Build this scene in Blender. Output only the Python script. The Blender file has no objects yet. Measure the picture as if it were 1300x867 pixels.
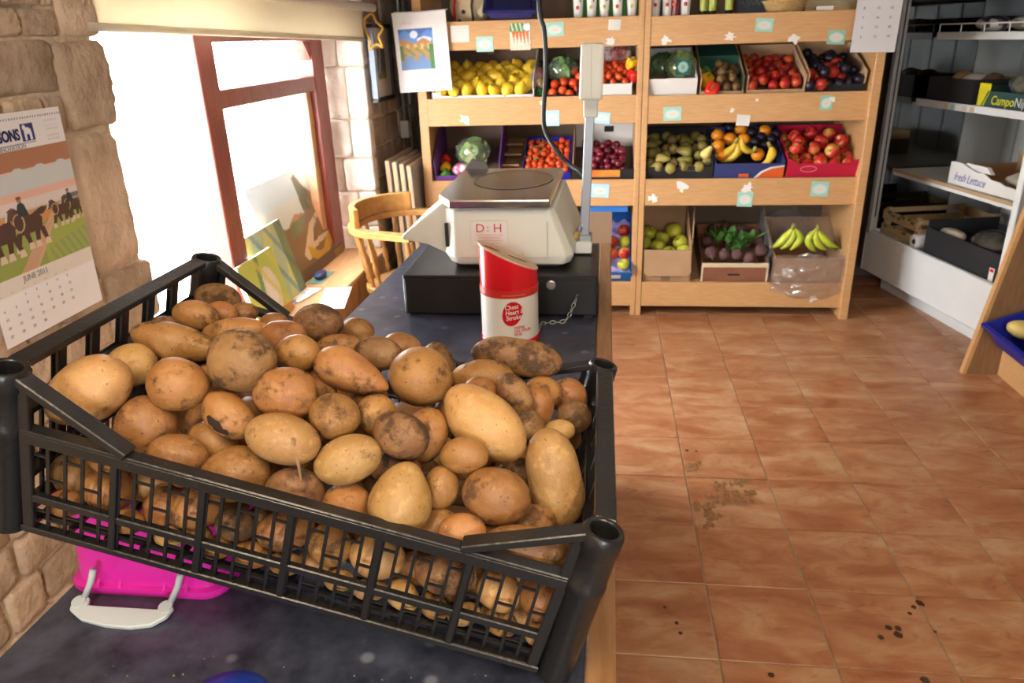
import bpy, bmesh, math, random
import numpy as np
from mathutils import Vector, Matrix, Euler

random.seed(7)
PI = math.pi
SC = bpy.context.scene
COL = SC.collection

# ------------------------------------------------------------------ camera
EYE = 1.55
F_PX, YAW, PITCH, ROLL = 954.6, 0.12546, 0.38575, 0.0317

def _basis():
    cy, sy, cp, sp = math.cos(YAW), math.sin(YAW), math.cos(PITCH), math.sin(PITCH)
    fwd = Vector((-sy * cp, cy * cp, -sp)); right = Vector((cy, sy, 0)); down = fwd.cross(right)
    cr, sr = math.cos(ROLL), math.sin(ROLL)
    return cr * right + sr * down, -sr * right + cr * down, fwd

RIGHT, DOWN, FWD = _basis()
cam_data = bpy.data.cameras.new('camera')
cam = bpy.data.objects.new('camera', cam_data)
COL.objects.link(cam)
cam_data.sensor_width = 36.0
cam_data.lens = 36.0 * F_PX / 1300.0
cam_data.clip_start = 0.02
m3 = Matrix((RIGHT, -DOWN, -FWD)).transposed()
cam.matrix_world = Matrix.Translation((0, 0, EYE)) @ m3.to_4x4()
cam_data.dof.use_dof = True
cam_data.dof.focus_distance = 1.0
cam_data.dof.aperture_fstop = 11.0
SC.camera = cam

# ------------------------------------------------------------------ world, lights, exposure
SKY_STRENGTH = 22.0
w = bpy.data.worlds.new('world'); SC.world = w; w.use_nodes = True
bg = w.node_tree.nodes['Background']
bg.inputs[0].default_value = (0.925, 0.965, 1.0, 1); bg.inputs[1].default_value = SKY_STRENGTH

def portal(name, loc, rot, sx, sy):
    """sampling portal in one of the room's real openings; it guides sky light and gives off none itself"""
    d = bpy.data.lights.new(name, 'AREA'); d.shape = 'RECTANGLE'; d.size = sx; d.size_y = sy; d.cycles.is_portal = True
    o = bpy.data.objects.new(name, d); COL.objects.link(o); o.location = loc; o.rotation_euler = rot
    return o
portal('window_portal', (-1.52, 2.80, 1.06), (0, -PI / 2, 0), 1.1, 2.1)
portal('shopfront_portal', (0.45, -2.50, 1.55), (-PI / 2, 0, PI), 0.8, 0.7)

SC.view_settings.view_transform = 'Standard'
SC.view_settings.look = 'None'
SC.view_settings.gamma = 1.0
SC.view_settings.use_curve_mapping = False
SC.view_settings.exposure = 0.82

# ------------------------------------------------------------------ pixel measurements -> points of the room
def ray(px, py):
    return (RIGHT * ((px - 650) / F_PX) + DOWN * ((py - 433.5) / F_PX) + FWD)
CAMP = Vector((0, 0, EYE))
def at_y(px, py, Y): d = ray(px, py); return CAMP + d * (Y / d.y)
def at_x(px, py, X): d = ray(px, py); return CAMP + d * (X / d.x)
def at_z(px, py, Z): d = ray(px, py); return CAMP + d * ((Z - EYE) / d.z)

# ------------------------------------------------------------------ materials
MATS = {}
def mat(name, col=(.5, .5, .5), rough=.5, metal=0., col2=None, nscale=8., ndetail=4., lo=.35, hi=.65, bump=0., bscale=None,
        rnd=0., spec=.5, coat=0., stretch=None, world=False, trans=0., ior=1.45, sss=0.):
    if name in MATS: return MATS[name]
    m = bpy.data.materials.new(name); m.use_nodes = True; nt = m.node_tree; N = nt.nodes; L = nt.links
    b = N['Principled BSDF']; b.inputs['Base Color'].default_value = (*col, 1); b.inputs['Roughness'].default_value = rough
    b.inputs['Metallic'].default_value = metal; b.inputs['Specular IOR Level'].default_value = spec
    b.inputs['Coat Weight'].default_value = coat
    b.inputs['Transmission Weight'].default_value = trans; b.inputs['IOR'].default_value = ior
    if sss: b.inputs['Subsurface Weight'].default_value = sss; b.inputs['Subsurface Radius'].default_value = (.01, .006, .003)
    vec = None
    if col2 or bump:
        if world:
            g = N.new('ShaderNodeNewGeometry'); vec = g.outputs['Position']
        else:
            tc = N.new('ShaderNodeTexCoord'); vec = tc.outputs['Object']
        if stretch:
            mp = N.new('ShaderNodeMapping'); mp.inputs['Scale'].default_value = stretch; L.new(vec, mp.inputs[0]); vec = mp.outputs[0]
        if rnd:
            oi = N.new('ShaderNodeObjectInfo'); ma = N.new('ShaderNodeVectorMath'); ma.operation = 'ADD'
            mu = N.new('ShaderNodeMath'); mu.operation = 'MULTIPLY'; mu.inputs[1].default_value = 37.0
            L.new(oi.outputs['Random'], mu.inputs[0]); L.new(vec, ma.inputs[0]); L.new(mu.outputs[0], ma.inputs[1]); vec = ma.outputs[0]
    out = None
    if col2:
        n = N.new('ShaderNodeTexNoise'); n.inputs['Scale'].default_value = nscale; n.inputs['Detail'].default_value = ndetail
        L.new(vec, n.inputs['Vector'])
        r = N.new('ShaderNodeValToRGB'); r.color_ramp.elements[0].position = lo; r.color_ramp.elements[1].position = hi
        r.color_ramp.elements[0].color = (*col, 1); r.color_ramp.elements[1].color = (*col2, 1)
        L.new(n.outputs['Fac'], r.inputs[0]); out = r.outputs[0]
    if rnd:
        oi2 = N.new('ShaderNodeObjectInfo'); mr = N.new('ShaderNodeMapRange')
        mr.inputs['To Min'].default_value = 1 - rnd; mr.inputs['To Max'].default_value = 1 + rnd
        hs = N.new('ShaderNodeHueSaturation'); L.new(oi2.outputs['Random'], mr.inputs[0]); L.new(mr.outputs[0], hs.inputs['Value'])
        if out: L.new(out, hs.inputs['Color'])
        else: hs.inputs['Color'].default_value = (*col, 1)
        out = hs.outputs[0]
    if out: L.new(out, b.inputs['Base Color'])
    if bump:
        n2 = N.new('ShaderNodeTexNoise'); n2.inputs['Scale'].default_value = bscale or nscale * 3; n2.inputs['Detail'].default_value = 5
        L.new(vec, n2.inputs['Vector']); bp = N.new('ShaderNodeBump'); bp.inputs['Strength'].default_value = bump
        bp.inputs['Distance'].default_value = .01; L.new(n2.outputs['Fac'], bp.inputs['Height']); L.new(bp.outputs[0], b.inputs['Normal'])
    MATS[name] = m
    return m

def clear_mat(name, tint=(1, 1, 1), gloss=.12, rough=.05, milk=0., milkcol=(.9, .9, .9)):
    """thin clear sheet: transparent + glossy (+ a little milky diffuse)"""
    if name in MATS: return MATS[name]
    m = bpy.data.materials.new(name); m.use_nodes = True; nt = m.node_tree; N = nt.nodes; L = nt.links
    N.remove(N['Principled BSDF']); o = N['Material Output']
    t = N.new('ShaderNodeBsdfTransparent'); t.inputs[0].default_value = (*tint, 1)
    g = N.new('ShaderNodeBsdfGlossy'); g.inputs['Roughness'].default_value = rough
    mx = N.new('ShaderNodeMixShader'); mx.inputs[0].default_value = gloss
    L.new(t.outputs[0], mx.inputs[1]); L.new(g.outputs[0], mx.inputs[2]); last = mx
    if milk:
        d = N.new('ShaderNodeBsdfDiffuse'); d.inputs[0].default_value = (*milkcol, 1)
        m2 = N.new('ShaderNodeMixShader'); m2.inputs[0].default_value = milk
        L.new(mx.outputs[0], m2.inputs[1]); L.new(d.outputs[0], m2.inputs[2]); last = m2
    L.new(last.outputs[0], o.inputs[0]); MATS[name] = m
    return m

def print_mat(name='printed_paper', rough=.6):
    if name in MATS: return MATS[name]
    m = bpy.data.materials.new(name); m.use_nodes = True; nt = m.node_tree
    a = nt.nodes.new('ShaderNodeVertexColor'); a.layer_name = 'ink'
    b = nt.nodes['Principled BSDF']; b.inputs['Roughness'].default_value = rough
    nt.links.new(a.outputs['Color'], b.inputs['Base Color']); MATS[name] = m
    return m

# ------------------------------------------------------------------ mesh helpers
def link(name, me, parent=None, loc=None, rot=None):
    o = bpy.data.objects.new(name, me); COL.objects.link(o)
    if parent is not None: o.parent = parent
    if loc is not None: o.location = loc
    if rot is not None: o.rotation_euler = rot
    return o

def tag(o, label=None, cat=None, group=None, kind=None):
    if label: o['label'] = label
    if cat: o['category'] = cat
    if group: o['group'] = group
    if kind: o['kind'] = kind
    return o

def thing(name, label, cat, loc=(0, 0, 0), rot=(0, 0, 0), group=None):
    o = bpy.data.objects.new(name, None); COL.objects.link(o); o.location = loc; o.rotation_euler = rot
    o.empty_display_size = .05
    return tag(o, label, cat, group)

def struct(name, label, loc=(0, 0, 0), cat='structure'):
    o = bpy.data.objects.new(name, None); COL.objects.link(o); o.location = loc
    return tag(o, label, cat, None, 'structure')

class MB:
    def __init__(s): s.v = []; s.f = []
    def add(s, v, f):
        k = len(s.v); s.v += [tuple(p) for p in v]; s.f += [tuple(i + k for i in q) for q in f]; return s
    def box(s, x0, x1, y0, y1, z0, z1):
        v = [(x, y, z) for z in (z0, z1) for y in (y0, y1) for x in (x0, x1)]
        return s.add(v, [(0, 2, 3, 1), (4, 5, 7, 6), (0, 1, 5, 4), (2, 6, 7, 3), (0, 4, 6, 2), (1, 3, 7, 5)])
    def beam(s, a, b, w, h, up=(0, 0, 1)):
        a, b = Vector(a), Vector(b); d = (b - a).normalized(); u = Vector(up)
        sd = d.cross(u)
        if sd.length < 1e-5: sd = d.cross(Vector((0, 1, 0)))
        sd.normalize(); u = sd.cross(d)
        v = [p + sd * (i * w / 2) + u * (j * h / 2) for p in (a, b) for j in (-1, 1) for i in (-1, 1)]
        return s.add(v, [(0, 1, 3, 2), (4, 6, 7, 5), (0, 4, 5, 1), (2, 3, 7, 6), (0, 2, 6, 4), (1, 5, 7, 3)])
    def prism(s, poly, axis, a, b):
        n = len(poly)
        def P(p, t):
            return {'x': (t, p[0], p[1]), 'y': (p[0], t, p[1]), 'z': (p[0], p[1], t)}[axis]
        v = [P(p, a) for p in poly] + [P(p, b) for p in poly]
        f = [tuple(range(n - 1, -1, -1)), tuple(range(n, 2 * n))] + [(i, (i + 1) % n, (i + 1) % n + n, i + n) for i in range(n)]
        return s.add(v, f)
    def tube(s, path, r, n=8, caps=True, closed=False):
        path = [Vector(p) for p in path]; m = len(path); rs = r if hasattr(r, '__len__') else [r] * m
        v = []; nrm = None
        for i, p in enumerate(path):
            if closed: d = path[(i + 1) % m] - path[i - 1]
            else: d = path[min(i + 1, m - 1)] - path[max(i - 1, 0)]
            d.normalize()
            if nrm is None:
                nrm = d.cross(Vector((0, 0, 1)))
                if nrm.length < 1e-4: nrm = d.cross(Vector((0, 1, 0)))
            nrm = (nrm - d * nrm.dot(d)).normalized(); bn = d.cross(nrm)
            for k in range(n):
                t = 2 * PI * k / n; v.append(p + (nrm * math.cos(t) + bn * math.sin(t)) * rs[i])
        f = []
        for i in range(m if closed else m - 1):
            j = (i + 1) % m
            for k in range(n):
                k2 = (k + 1) % n; f.append((i * n + k, i * n + k2, j * n + k2, j * n + k))
        if caps and not closed:
            f.append(tuple(range(n - 1, -1, -1))); f.append(tuple((m - 1) * n + k for k in range(n)))
        return s.add(v, f)
    def lathe(s, prof, n=16, c=(0, 0, 0), wob=None):
        v = []; m = len(prof)
        for i, (r, z) in enumerate(prof):
            for k in range(n):
                t = 2 * PI * k / n; q = r * (wob(t, z) if wob else 1)
                v.append((c[0] + q * math.cos(t), c[1] + q * math.sin(t), c[2] + z))
        f = [(i * n + k, i * n + (k + 1) % n, (i + 1) * n + (k + 1) % n, (i + 1) * n + k) for i in range(m - 1) for k in range(n)]
        f.append(tuple(range(n - 1, -1, -1))); f.append(tuple((m - 1) * n + k for k in range(n)))
        return s.add(v, f)
    def mesh(s, name, mt, smooth=False, bevel=0., seg=1):
        me = bpy.data.meshes.new(name); me.from_pydata(s.v, [], s.f)
        bm = bmesh.new(); bm.from_mesh(me); bmesh.ops.recalc_face_normals(bm, faces=bm.faces)
        if bevel: bmesh.ops.bevel(bm, geom=bm.edges[:], offset=bevel, segments=seg, affect='EDGES', profile=.5, clamp_overlap=True)
        bm.to_mesh(me); bm.free()
        if mt: me.materials.append(mt)
        if smooth: me.polygons.foreach_set('use_smooth', [True] * len(me.polygons))
        return me
    def build(s, name, mt, parent=None, smooth=False, bevel=0., seg=1, loc=None, rot=None):
        return link(name, s.mesh(name, mt, smooth, bevel, seg), parent, loc, rot)

def boxp(name, mt, parent, x0, x1, y0, y1, z0, z1, bevel=.0, **k):
    return MB().box(x0, x1, y0, y1, z0, z1).build(name, mt, parent, bevel=bevel, **k)

def auto_smooth(o, ang=40):
    me = o.data; me.polygons.foreach_set('use_smooth', [True] * len(me.polygons))
    me.set_sharp_from_angle(angle=math.radians(ang)); return o

_ico = {}
def ico(sub):
    if sub not in _ico:
        bm = bmesh.new(); bmesh.ops.create_icosphere(bm, subdivisions=sub, radius=1.0)
        bm.verts.ensure_lookup_table()
        _ico[sub] = (np.array([v.co[:] for v in bm.verts]), [tuple(v.index for v in f.verts) for f in bm.faces]); bm.free()
    return _ico[sub]

def wavenoise(P, seed, freq=2., n=7):
    r = np.random.RandomState(seed); out = np.zeros(len(P))
    for i in range(n):
        k = r.normal(size=3); k *= freq * r.uniform(.5, 1.5) / np.linalg.norm(k)
        out += r.uniform(.4, 1) * np.cos(P @ k + r.uniform(0, 2 * PI))
    return out / n

def np_mesh(name, V, F, mt, smooth=True):
    me = bpy.data.meshes.new(name); me.from_pydata(V.tolist(), [], F)
    if mt: me.materials.append(mt)
    if smooth: me.polygons.foreach_set('use_smooth', [True] * len(me.polygons))
    return me

def blob_mesh(name, mt, radii=(1, 1, 1), seed=0, amp=.1, freq=2.5, sub=3, amp2=0., freq2=9.):
    D, Fc = ico(sub)
    r = 1 + amp * wavenoise(D, seed, freq) * 2
    if amp2: r = r + amp2 * wavenoise(D, seed + 5, freq2, 10) * 2
    return np_mesh(name, D * r[:, None] * np.array(radii), Fc, mt)

def picture(name, w_, h_, func, nx, ny, parent=None, loc=None, rot=None, mt=None, thick=.0006, curl=None):
    """flat print: grid in local XZ plane (front faces -Y), colours from func(u, v) with v up"""
    U, V = np.meshgrid(np.linspace(0, 1, nx + 1), np.linspace(0, 1, ny + 1)); u, v = U.ravel(), V.ravel()
    yy = curl(u, v) if curl else np.zeros_like(u)
    P = np.stack([u * w_, yy, v * h_], 1)
    F = [(j * (nx + 1) + i, j * (nx + 1) + i + 1, (j + 1) * (nx + 1) + i + 1, (j + 1) * (nx + 1) + i) for j in range(ny) for i in range(nx)]
    me = np_mesh(name, P, F, mt or print_mat(), smooth=True)
    c = np.ones((len(u), 4)); c[:, :3] = np.clip(func(u, v), 0, 1)
    a = me.color_attributes.new('ink', 'FLOAT_COLOR', 'POINT'); a.data.foreach_set('color', c.ravel())
    return link(name, me, parent, loc, rot)

def paint(base):
    class K: pass
    k = K(); k.c = base.copy()
    def put(mask, col, a=1.0):
        m = np.clip(mask.astype(float), 0, 1)[:, None] * a; k.c = k.c * (1 - m) + np.array(col) * m
    k.put = put
    return k
def inpoly(u, v, poly):
    inside = np.zeros(len(u), bool); n = len(poly)
    for i in range(n):
        x1, y1 = poly[i]; x2, y2 = poly[(i + 1) % n]
        c = ((y1 > v) != (y2 > v)) & (u < (x2 - x1) * (v - y1) / (y2 - y1 + 1e-12) + x1); inside ^= c
    return inside
def ell(u, v, cx, cy, rx, ry): return ((u - cx) / rx) ** 2 + ((v - cy) / ry) ** 2 < 1

_txt = {}
def text(body, size, mt, parent, loc, rot, sx=1., name='lettering', shear=0., bold=0., align='LEFT', extrude=.0002):
    key = (body, size, shear, bold, align, mt.name, sx)
    if key not in _txt:
        cu = bpy.data.curves.new('t', 'FONT'); cu.body = body; cu.size = size; cu.extrude = extrude; cu.shear = shear
        cu.offset = bold; cu.align_x = align; cu.resolution_u = 3; cu.space_line = .85
        o = bpy.data.objects.new('t', cu); COL.objects.link(o)
        bpy.context.view_layer.update()
        dg = bpy.context.evaluated_depsgraph_get(); me = bpy.data.meshes.new_from_object(o.evaluated_get(dg))
        bpy.data.objects.remove(o); bpy.data.curves.remove(cu)
        me.transform(Matrix.Diagonal((sx, 1, 1, 1))); me.materials.clear(); me.materials.append(mt); me.name = name; _txt[key] = me
    return link(name, _txt[key], parent, loc, rot)

def copy_tree(o, parent=None):
    c = o.copy(); COL.objects.link(c); c.parent = parent
    for ch in o.children: copy_tree(ch, c)
    return c

# ------------------------------------------------------------------ palette
M_MORTAR = mat('lime_mortar', (.48, .37, .25), .95, col2=(.60, .48, .34), nscale=14, bump=.6, bscale=60)
M_STONE = mat('sandstone', (.36, .255, .17), .95, col2=(.62, .48, .355), nscale=9, ndetail=8, lo=.3, hi=.7, bump=.9, bscale=45, rnd=.24)
M_STONE_PALE = mat('pale_sandstone', (.62, .53, .46), .95, col2=(.76, .69, .62), nscale=8, ndetail=8, bump=.7, bscale=40, rnd=.12)
M_STONE_DARK = mat('dark_rubble_stone', (.22, .175, .135), .95, col2=(.38, .31, .24), nscale=7, ndetail=8, bump=.9, bscale=40, rnd=.2)
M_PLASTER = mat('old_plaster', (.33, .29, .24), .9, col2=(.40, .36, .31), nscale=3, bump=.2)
M_CEIL = mat('white_ceiling', (.72, .70, .66), .9)
M_MAHOG = mat('red_brown_window_paint', (.20, .045, .032), .35, col2=(.27, .065, .045), nscale=10, stretch=(6, 6, 1))
M_CASE = mat('bare_pine_casement', (.55, .30, .15), .5, col2=(.62, .37, .2), nscale=12, stretch=(6, 6, 1))
M_GLASS = clear_mat('window_glass', (1, 1, 1), .04, .0)
M_BEECH = mat('beech_laminate', (.53, .285, .112), .42, col2=(.59, .335, .145), nscale=14, ndetail=3, stretch=(1, 1, 12), rnd=.03)
M_BEECH_H = mat('beech_laminate_boards', (.52, .28, .11), .42, col2=(.59, .335, .145), nscale=14, ndetail=3, stretch=(1, 8, 14), rnd=.04)
M_BEECH_IN = mat('shelf_bed_board', (.42, .25, .12), .6, col2=(.48, .3, .15), nscale=10, stretch=(1, 8, 8))
M_BLACKPL = mat('black_crate_plastic', (.012, .012, .013), .30, spec=.6, bump=.08, bscale=120)
M_BLACK = mat('black_painted_metal', (.012, .012, .013), .42)
M_WORKTOP = None

# ================================================================== SETTING
# ---- floor with real tiles
TS, TX0, TY0 = 0.29882, 0.02903, 1.57742
floor = struct('floor', 'terracotta tiled shop floor', cat='floor')
M_GROUT = mat('floor_grout', (.30, .21, .13), .9, col2=(.36, .26, .17), nscale=20)
boxp('grout_bed', M_GROUT, floor, -1.8, 3.2, -2.4, 5.3, -.06, -.004)
def tile_material():
    m = bpy.data.materials.new('terracotta_tile'); m.use_nodes = True; nt = m.node_tree; N = nt.nodes; L = nt.links; b = N['Principled BSDF']
    g = N.new('ShaderNodeNewGeometry'); oi = N.new('ShaderNodeObjectInfo')
    mu = N.new('ShaderNodeMath'); mu.operation = 'MULTIPLY'; mu.inputs[1].default_value = 29.; L.new(oi.outputs['Random'], mu.inputs[0])
    ad = N.new('ShaderNodeVectorMath'); ad.operation = 'ADD'; L.new(g.outputs['Position'], ad.inputs[0]); L.new(mu.outputs[0], ad.inputs[1])
    mp = N.new('ShaderNodeMapping'); mp.inputs['Scale'].default_value = (3.2, 6.5, 3); L.new(ad.outputs[0], mp.inputs[0])
    n1 = N.new('ShaderNodeTexNoise'); n1.inputs['Scale'].default_value = 1.5; n1.inputs['Detail'].default_value = 8; n1.inputs['Roughness'].default_value = .62
    n1.inputs['Distortion'].default_value = .6; L.new(mp.outputs[0], n1.inputs['Vector'])
    r = N.new('ShaderNodeValToRGB'); e = r.color_ramp.elements
    e[0].position = .34; e[0].color = (.32, .11, .043, 1); e[1].position = .68; e[1].color = (.52, .315, .17, 1)
    k = r.color_ramp.elements.new(.50); k.color = (.42, .185, .083, 1)
    L.new(n1.outputs['Fac'], r.inputs[0])
    # dark creases in the glaze
    n2 = N.new('ShaderNodeTexNoise'); n2.inputs['Scale'].default_value = 4.5; n2.inputs['Detail'].default_value = 6; n2.inputs['Distortion'].default_value = 1.5
    L.new(mp.outputs[0], n2.inputs['Vector'])
    r2 = N.new('ShaderNodeValToRGB'); r2.color_ramp.elements[0].position = .58; r2.color_ramp.elements[1].position = .78
    r2.color_ramp.elements[0].color = (1, 1, 1, 1); r2.color_ramp.elements[1].color = (.68, .60, .55, 1); L.new(n2.outputs['Fac'], r2.inputs[0])
    mx = N.new('ShaderNodeMix'); mx.data_type = 'RGBA'; mx.blend_type = 'MULTIPLY'; mx.inputs[0].default_value = 1
    L.new(r.outputs[0], mx.inputs[6]); L.new(r2.outputs[0], mx.inputs[7]); L.new(mx.outputs[2], b.inputs['Base Color'])
    rr = N.new('ShaderNodeMapRange'); rr.inputs['To Min'].default_value = .26; rr.inputs['To Max'].default_value = .42
    L.new(n1.outputs['Fac'], rr.inputs[0]); L.new(rr.outputs[0], b.inputs['Roughness'])
    bp = N.new('ShaderNodeBump'); bp.inputs['Strength'].default_value = .12; bp.inputs['Distance'].default_value = .004
    L.new(n1.outputs['Fac'], bp.inputs['Height']); L.new(bp.outputs[0], b.inputs['Normal'])
    return m
M_TILE = tile_material()
g_ = .0022
tile_me = MB().box(g_, TS - g_, g_, TS - g_, -.012, 0).mesh('tile', M_TILE, bevel=.0016)
for i in range(-1, 9):
    for j in range(-3, 12):
        link('tile', tile_me, floor, (TX0 + i * TS, TY0 + j * TS, random.uniform(-.0006, .0004)))
# damp stain and dried drips on the tiles
M_STAIN = mat('damp_floor_stain', (.20, .095, .038), .4, col2=(.33, .17, .07), nscale=60)
def splat(cx, cy, rx, ry, seed, n=18, jag=.35, z=.0008):
    r = random.Random(seed); v = [(cx, cy, z)]
    for k in range(n):
        t = 2 * PI * k / n; q = 1 + r.uniform(-jag, jag); v.append((cx + rx * q * math.cos(t), cy + ry * q * math.sin(t), z))
    return v, [(0, 1 + k, 1 + (k + 1) % n) for k in range(n)]
st = MB()
rs = random.Random(4)
for (px, py, sx, sy) in ((905, 645, 10, 16), (930, 622, 22, 10), (945, 632, 12, 8), (915, 635, 10, 9), (900, 660, 5, 10), (890, 643, 8, 4), (880, 592, 9, 6), (938, 612, 9, 5)):
    for q in range(16):
        p = at_z(px + rs.uniform(-1, 1) * sx, py + rs.uniform(-1, 1) * sy, 0); st.add(*splat(p.x, p.y, rs.uniform(.004, .011), rs.uniform(.006, .018), rs.random(), z=.0009 + q * .00003))
tag(st.build('stain', M_STAIN, floor), kind='stuff')
dr = MB()
for k, (px, py, s_) in enumerate(((1128, 797, .009), (1140, 798, .009), (1140, 806, .011), (1118, 809, .008), (1168, 766, .011), (1160, 771, .007), (1155, 779, .006), (1187, 802, .005), (864, 804, .006), (859, 791, .006), (844, 771, .005), (1174, 864, .011), (979, 857, .008), (872, 572, .008), (884, 573, .006))):
    p = at_z(px, py, 0); dr.add(*splat(p.x, p.y, s_, s_ * 1.15, k, jag=.18, z=.001))
tag(dr.build('drip_mark', mat('dark_drip', (.075, .035, .018), .45), floor), kind='stuff')

# ---- walls: left wall is rubble stone with a deep window opening
XW = -1.22
WY0, WY1, WZ0, WZ1 = 1.83, 3.98, .47, 1.77          # opening on the room face
wall_left = struct('wall_left', 'thick rubble sandstone wall with deep window opening', cat='wall')
core = MB()
dx0, dx1 = -1.75, XW - .004
core.box(dx0, dx1, -2.4, WY0 - .015, 0, 2.45); core.box(dx0, dx1, WY1 + .015, 5.3, 0, 2.45)
core.box(dx0, dx1, WY0 - .015, WY1 + .015, WZ1 + .015, 2.45); core.box(dx0, dx1, WY0 - .015, WY1 + .015, 0, WZ0 - .04)
core.build('wall_core', M_MORTAR, wall_left)
def stone(c, half, mt, seed, nrm_axis, name='stone', rough=.10):
    """rounded irregular block; half sizes along x, y, z"""
    D, Fc = ico(4)
    p = 12.0 + 3 * (seed % 3)
    q = np.abs(D) ** p; r = 1 / (q.sum(1) ** (1 / p)); V = D * r[:, None]
    n = wavenoise(V, seed, 2.2) * rough * 1.3 + wavenoise(V, seed + 3, 7., 9) * rough * .7
    V = V * (1 + n[:, None]) * np.array(half)
    return link(name, np_mesh(name, V, Fc, mt), wall_left, c)
sd = 0
def course(axis, fixed, a0, a1, z0, z1, wmin, wmax, mt, depth=.05, gap=.006, rnd=None, rough=.10):
    """a row of stones from a0 to a1 along axis ('y' on the room face, 'x' on a reveal)"""
    global sd
    r = rnd; a = a0
    while a < a1 - .02:
        L_ = r.uniform(wmin, wmax); b = min(a + L_, a1)
        if a1 - b < wmin * .5: b = a1
        sd += 1; h = (b - a - gap) / 2; hz = (z1 - z0 - gap) / 2; proud = r.uniform(-.005, .006)
        if axis == 'y': stone((fixed - depth + .006 + proud, (a + b) / 2, (z0 + z1) / 2), (depth, h, hz), mt, sd, 'x', rough=rough)
        else: stone(((a + b) / 2, fixed + depth - .005 - proud, (z0 + z1) / 2), (h, depth, hz), mt, sd, 'y', rough=rough)
        a = b
rw = random.Random(21)
# near pier: big dressed quoins on the window edge, rubble behind
for z0, z1, q, k in ((0, .17, .3, 2), (.17, .34, .22, 2), (.34, .50, .34, 2), (.50, .70, .2, 3), (.70, .86, .30, 2), (.86, 1.03, .2, 3), (1.03, 1.37, .20, 5), (1.37, 1.575, .17, 4), (1.575, 1.80, .13, 2), (1.8, 2.05, .3, 2), (2.05, 2.4, .25, 2)):
    sd += 1
    stone((XW - .078 + rw.uniform(0, .006), WY0 - q / 2 + rw.uniform(-.015, .02), (z0 + z1) / 2), (.085, q / 2 + .004, (z1 - z0) / 2 - .005), M_STONE, sd, 'x', rough=.085)
    zz = z0
    hs = (z1 - z0) / max(1, round((z1 - z0) / .085))
    while zz < z1 - .01:
        hh = min(hs * rw.uniform(.75, 1.25), z1 - zz)
        if z1 - zz - hh < .03: hh = z1 - zz
        course('y', XW, .55, WY0 - q + .004, zz, zz + hh, .09, .26, M_STONE, rnd=rw, rough=.12); zz += hh
# far reveal (faces the camera) and the wall face beyond it
for z0, z1, wm in ((.47, .60, .14), (.60, .79, .13), (.79, .97, .2), (.97, 1.17, .25), (1.17, 1.43, .12), (1.43, 1.58, .22), (1.58, 1.8, .25)):
    course('x', WY1, -1.60, XW + .004, z0, z1, wm * .8, wm * 1.3, M_STONE_PALE, depth=.04, rnd=rw, gap=.006, rough=.05)
zz = 0
while zz < 2.3:
    hh = rw.uniform(.1, .22); course('y', XW, WY1 + .06, 5.0, zz, zz + hh, .12, .34, M_STONE_DARK, rnd=rw); zz += hh
# lintel stones above the window
course('y', XW, WY0, WY1 + .05, 1.78, 2.05, .5, .8, M_STONE, rnd=rw, rough=.06)
# low wall under the sill, up to the bench
zz = 0
for hh in (.15, .14, .15):
    course('y', XW, WY0, 2.45, zz, zz + hh, .15, .32, M_STONE, rnd=rw); zz += hh

wall_back = struct('wall_back', 'dim plastered wall behind the shelving', cat='wall')
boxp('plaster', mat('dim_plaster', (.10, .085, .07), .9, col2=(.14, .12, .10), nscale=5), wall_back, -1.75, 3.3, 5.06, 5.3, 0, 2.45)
wall_right = struct('wall_right', 'plain plastered wall behind the chiller', cat='wall')
boxp('plaster', M_PLASTER, wall_right, 3.1, 3.3, -2.4, 5.3, 0, 2.45)
ceiling = struct('ceiling', 'white painted ceiling', cat='ceiling')
boxp('plaster', M_CEIL, ceiling, -1.75, 3.3, -2.6, 5.3, 2.45, 2.6)
wall_front = struct('wall_front', 'shop front wall with one open window', cat='wall')
fw = MB()
fw.box(-1.75, 3.3, -2.6, -2.4, 0, 1.2); fw.box(-1.75, 3.3, -2.6, -2.4, 1.9, 2.45); fw.box(-1.75, .05, -2.6, -2.4, 1.2, 1.9); fw.box(.85, 3.3, -2.6, -2.4, 1.2, 1.9)
fw.build('plaster', M_PLASTER, wall_front)

# ---- warm fluorescent battens on the ceiling over the counter
M_TUBE = bpy.data.materials.new('lit_warm_tube'); M_TUBE.use_nodes = True
_b = M_TUBE.node_tree.nodes['Principled BSDF']; _b.inputs['Emission Color'].default_value = (1, .80, .56, 1); _b.inputs['Emission Strength'].default_value = 6.0
def batten(x, y, label):
    o = thing('ceiling_light', label, 'ceiling light', (x, y, 2.45), group='ceiling battens')
    boxp('housing', M_CEIL, o, -.06, .06, -.62, .62, -.05, 0, bevel=.004)
    MB().tube([(0, -.58, -.075), (0, .58, -.075)], .016, 12).build('tube', M_TUBE, o, smooth=True)
    d = bpy.data.lights.new('batten_light', 'AREA'); d.shape = 'RECTANGLE'; d.size = .10; d.size_y = 1.15; d.energy = BATTEN_W; d.color = (1, .80, .56)
    l = bpy.data.objects.new('batten_light', d); COL.objects.link(l); l.parent = o; l.location = (0, 0, -.10)
BATTEN_W = 15
batten(-.35, -.45, 'warm fluorescent batten above the cashier side of the counter')
batten(.75, -.45, 'warm fluorescent batten above the shop floor side')

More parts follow.
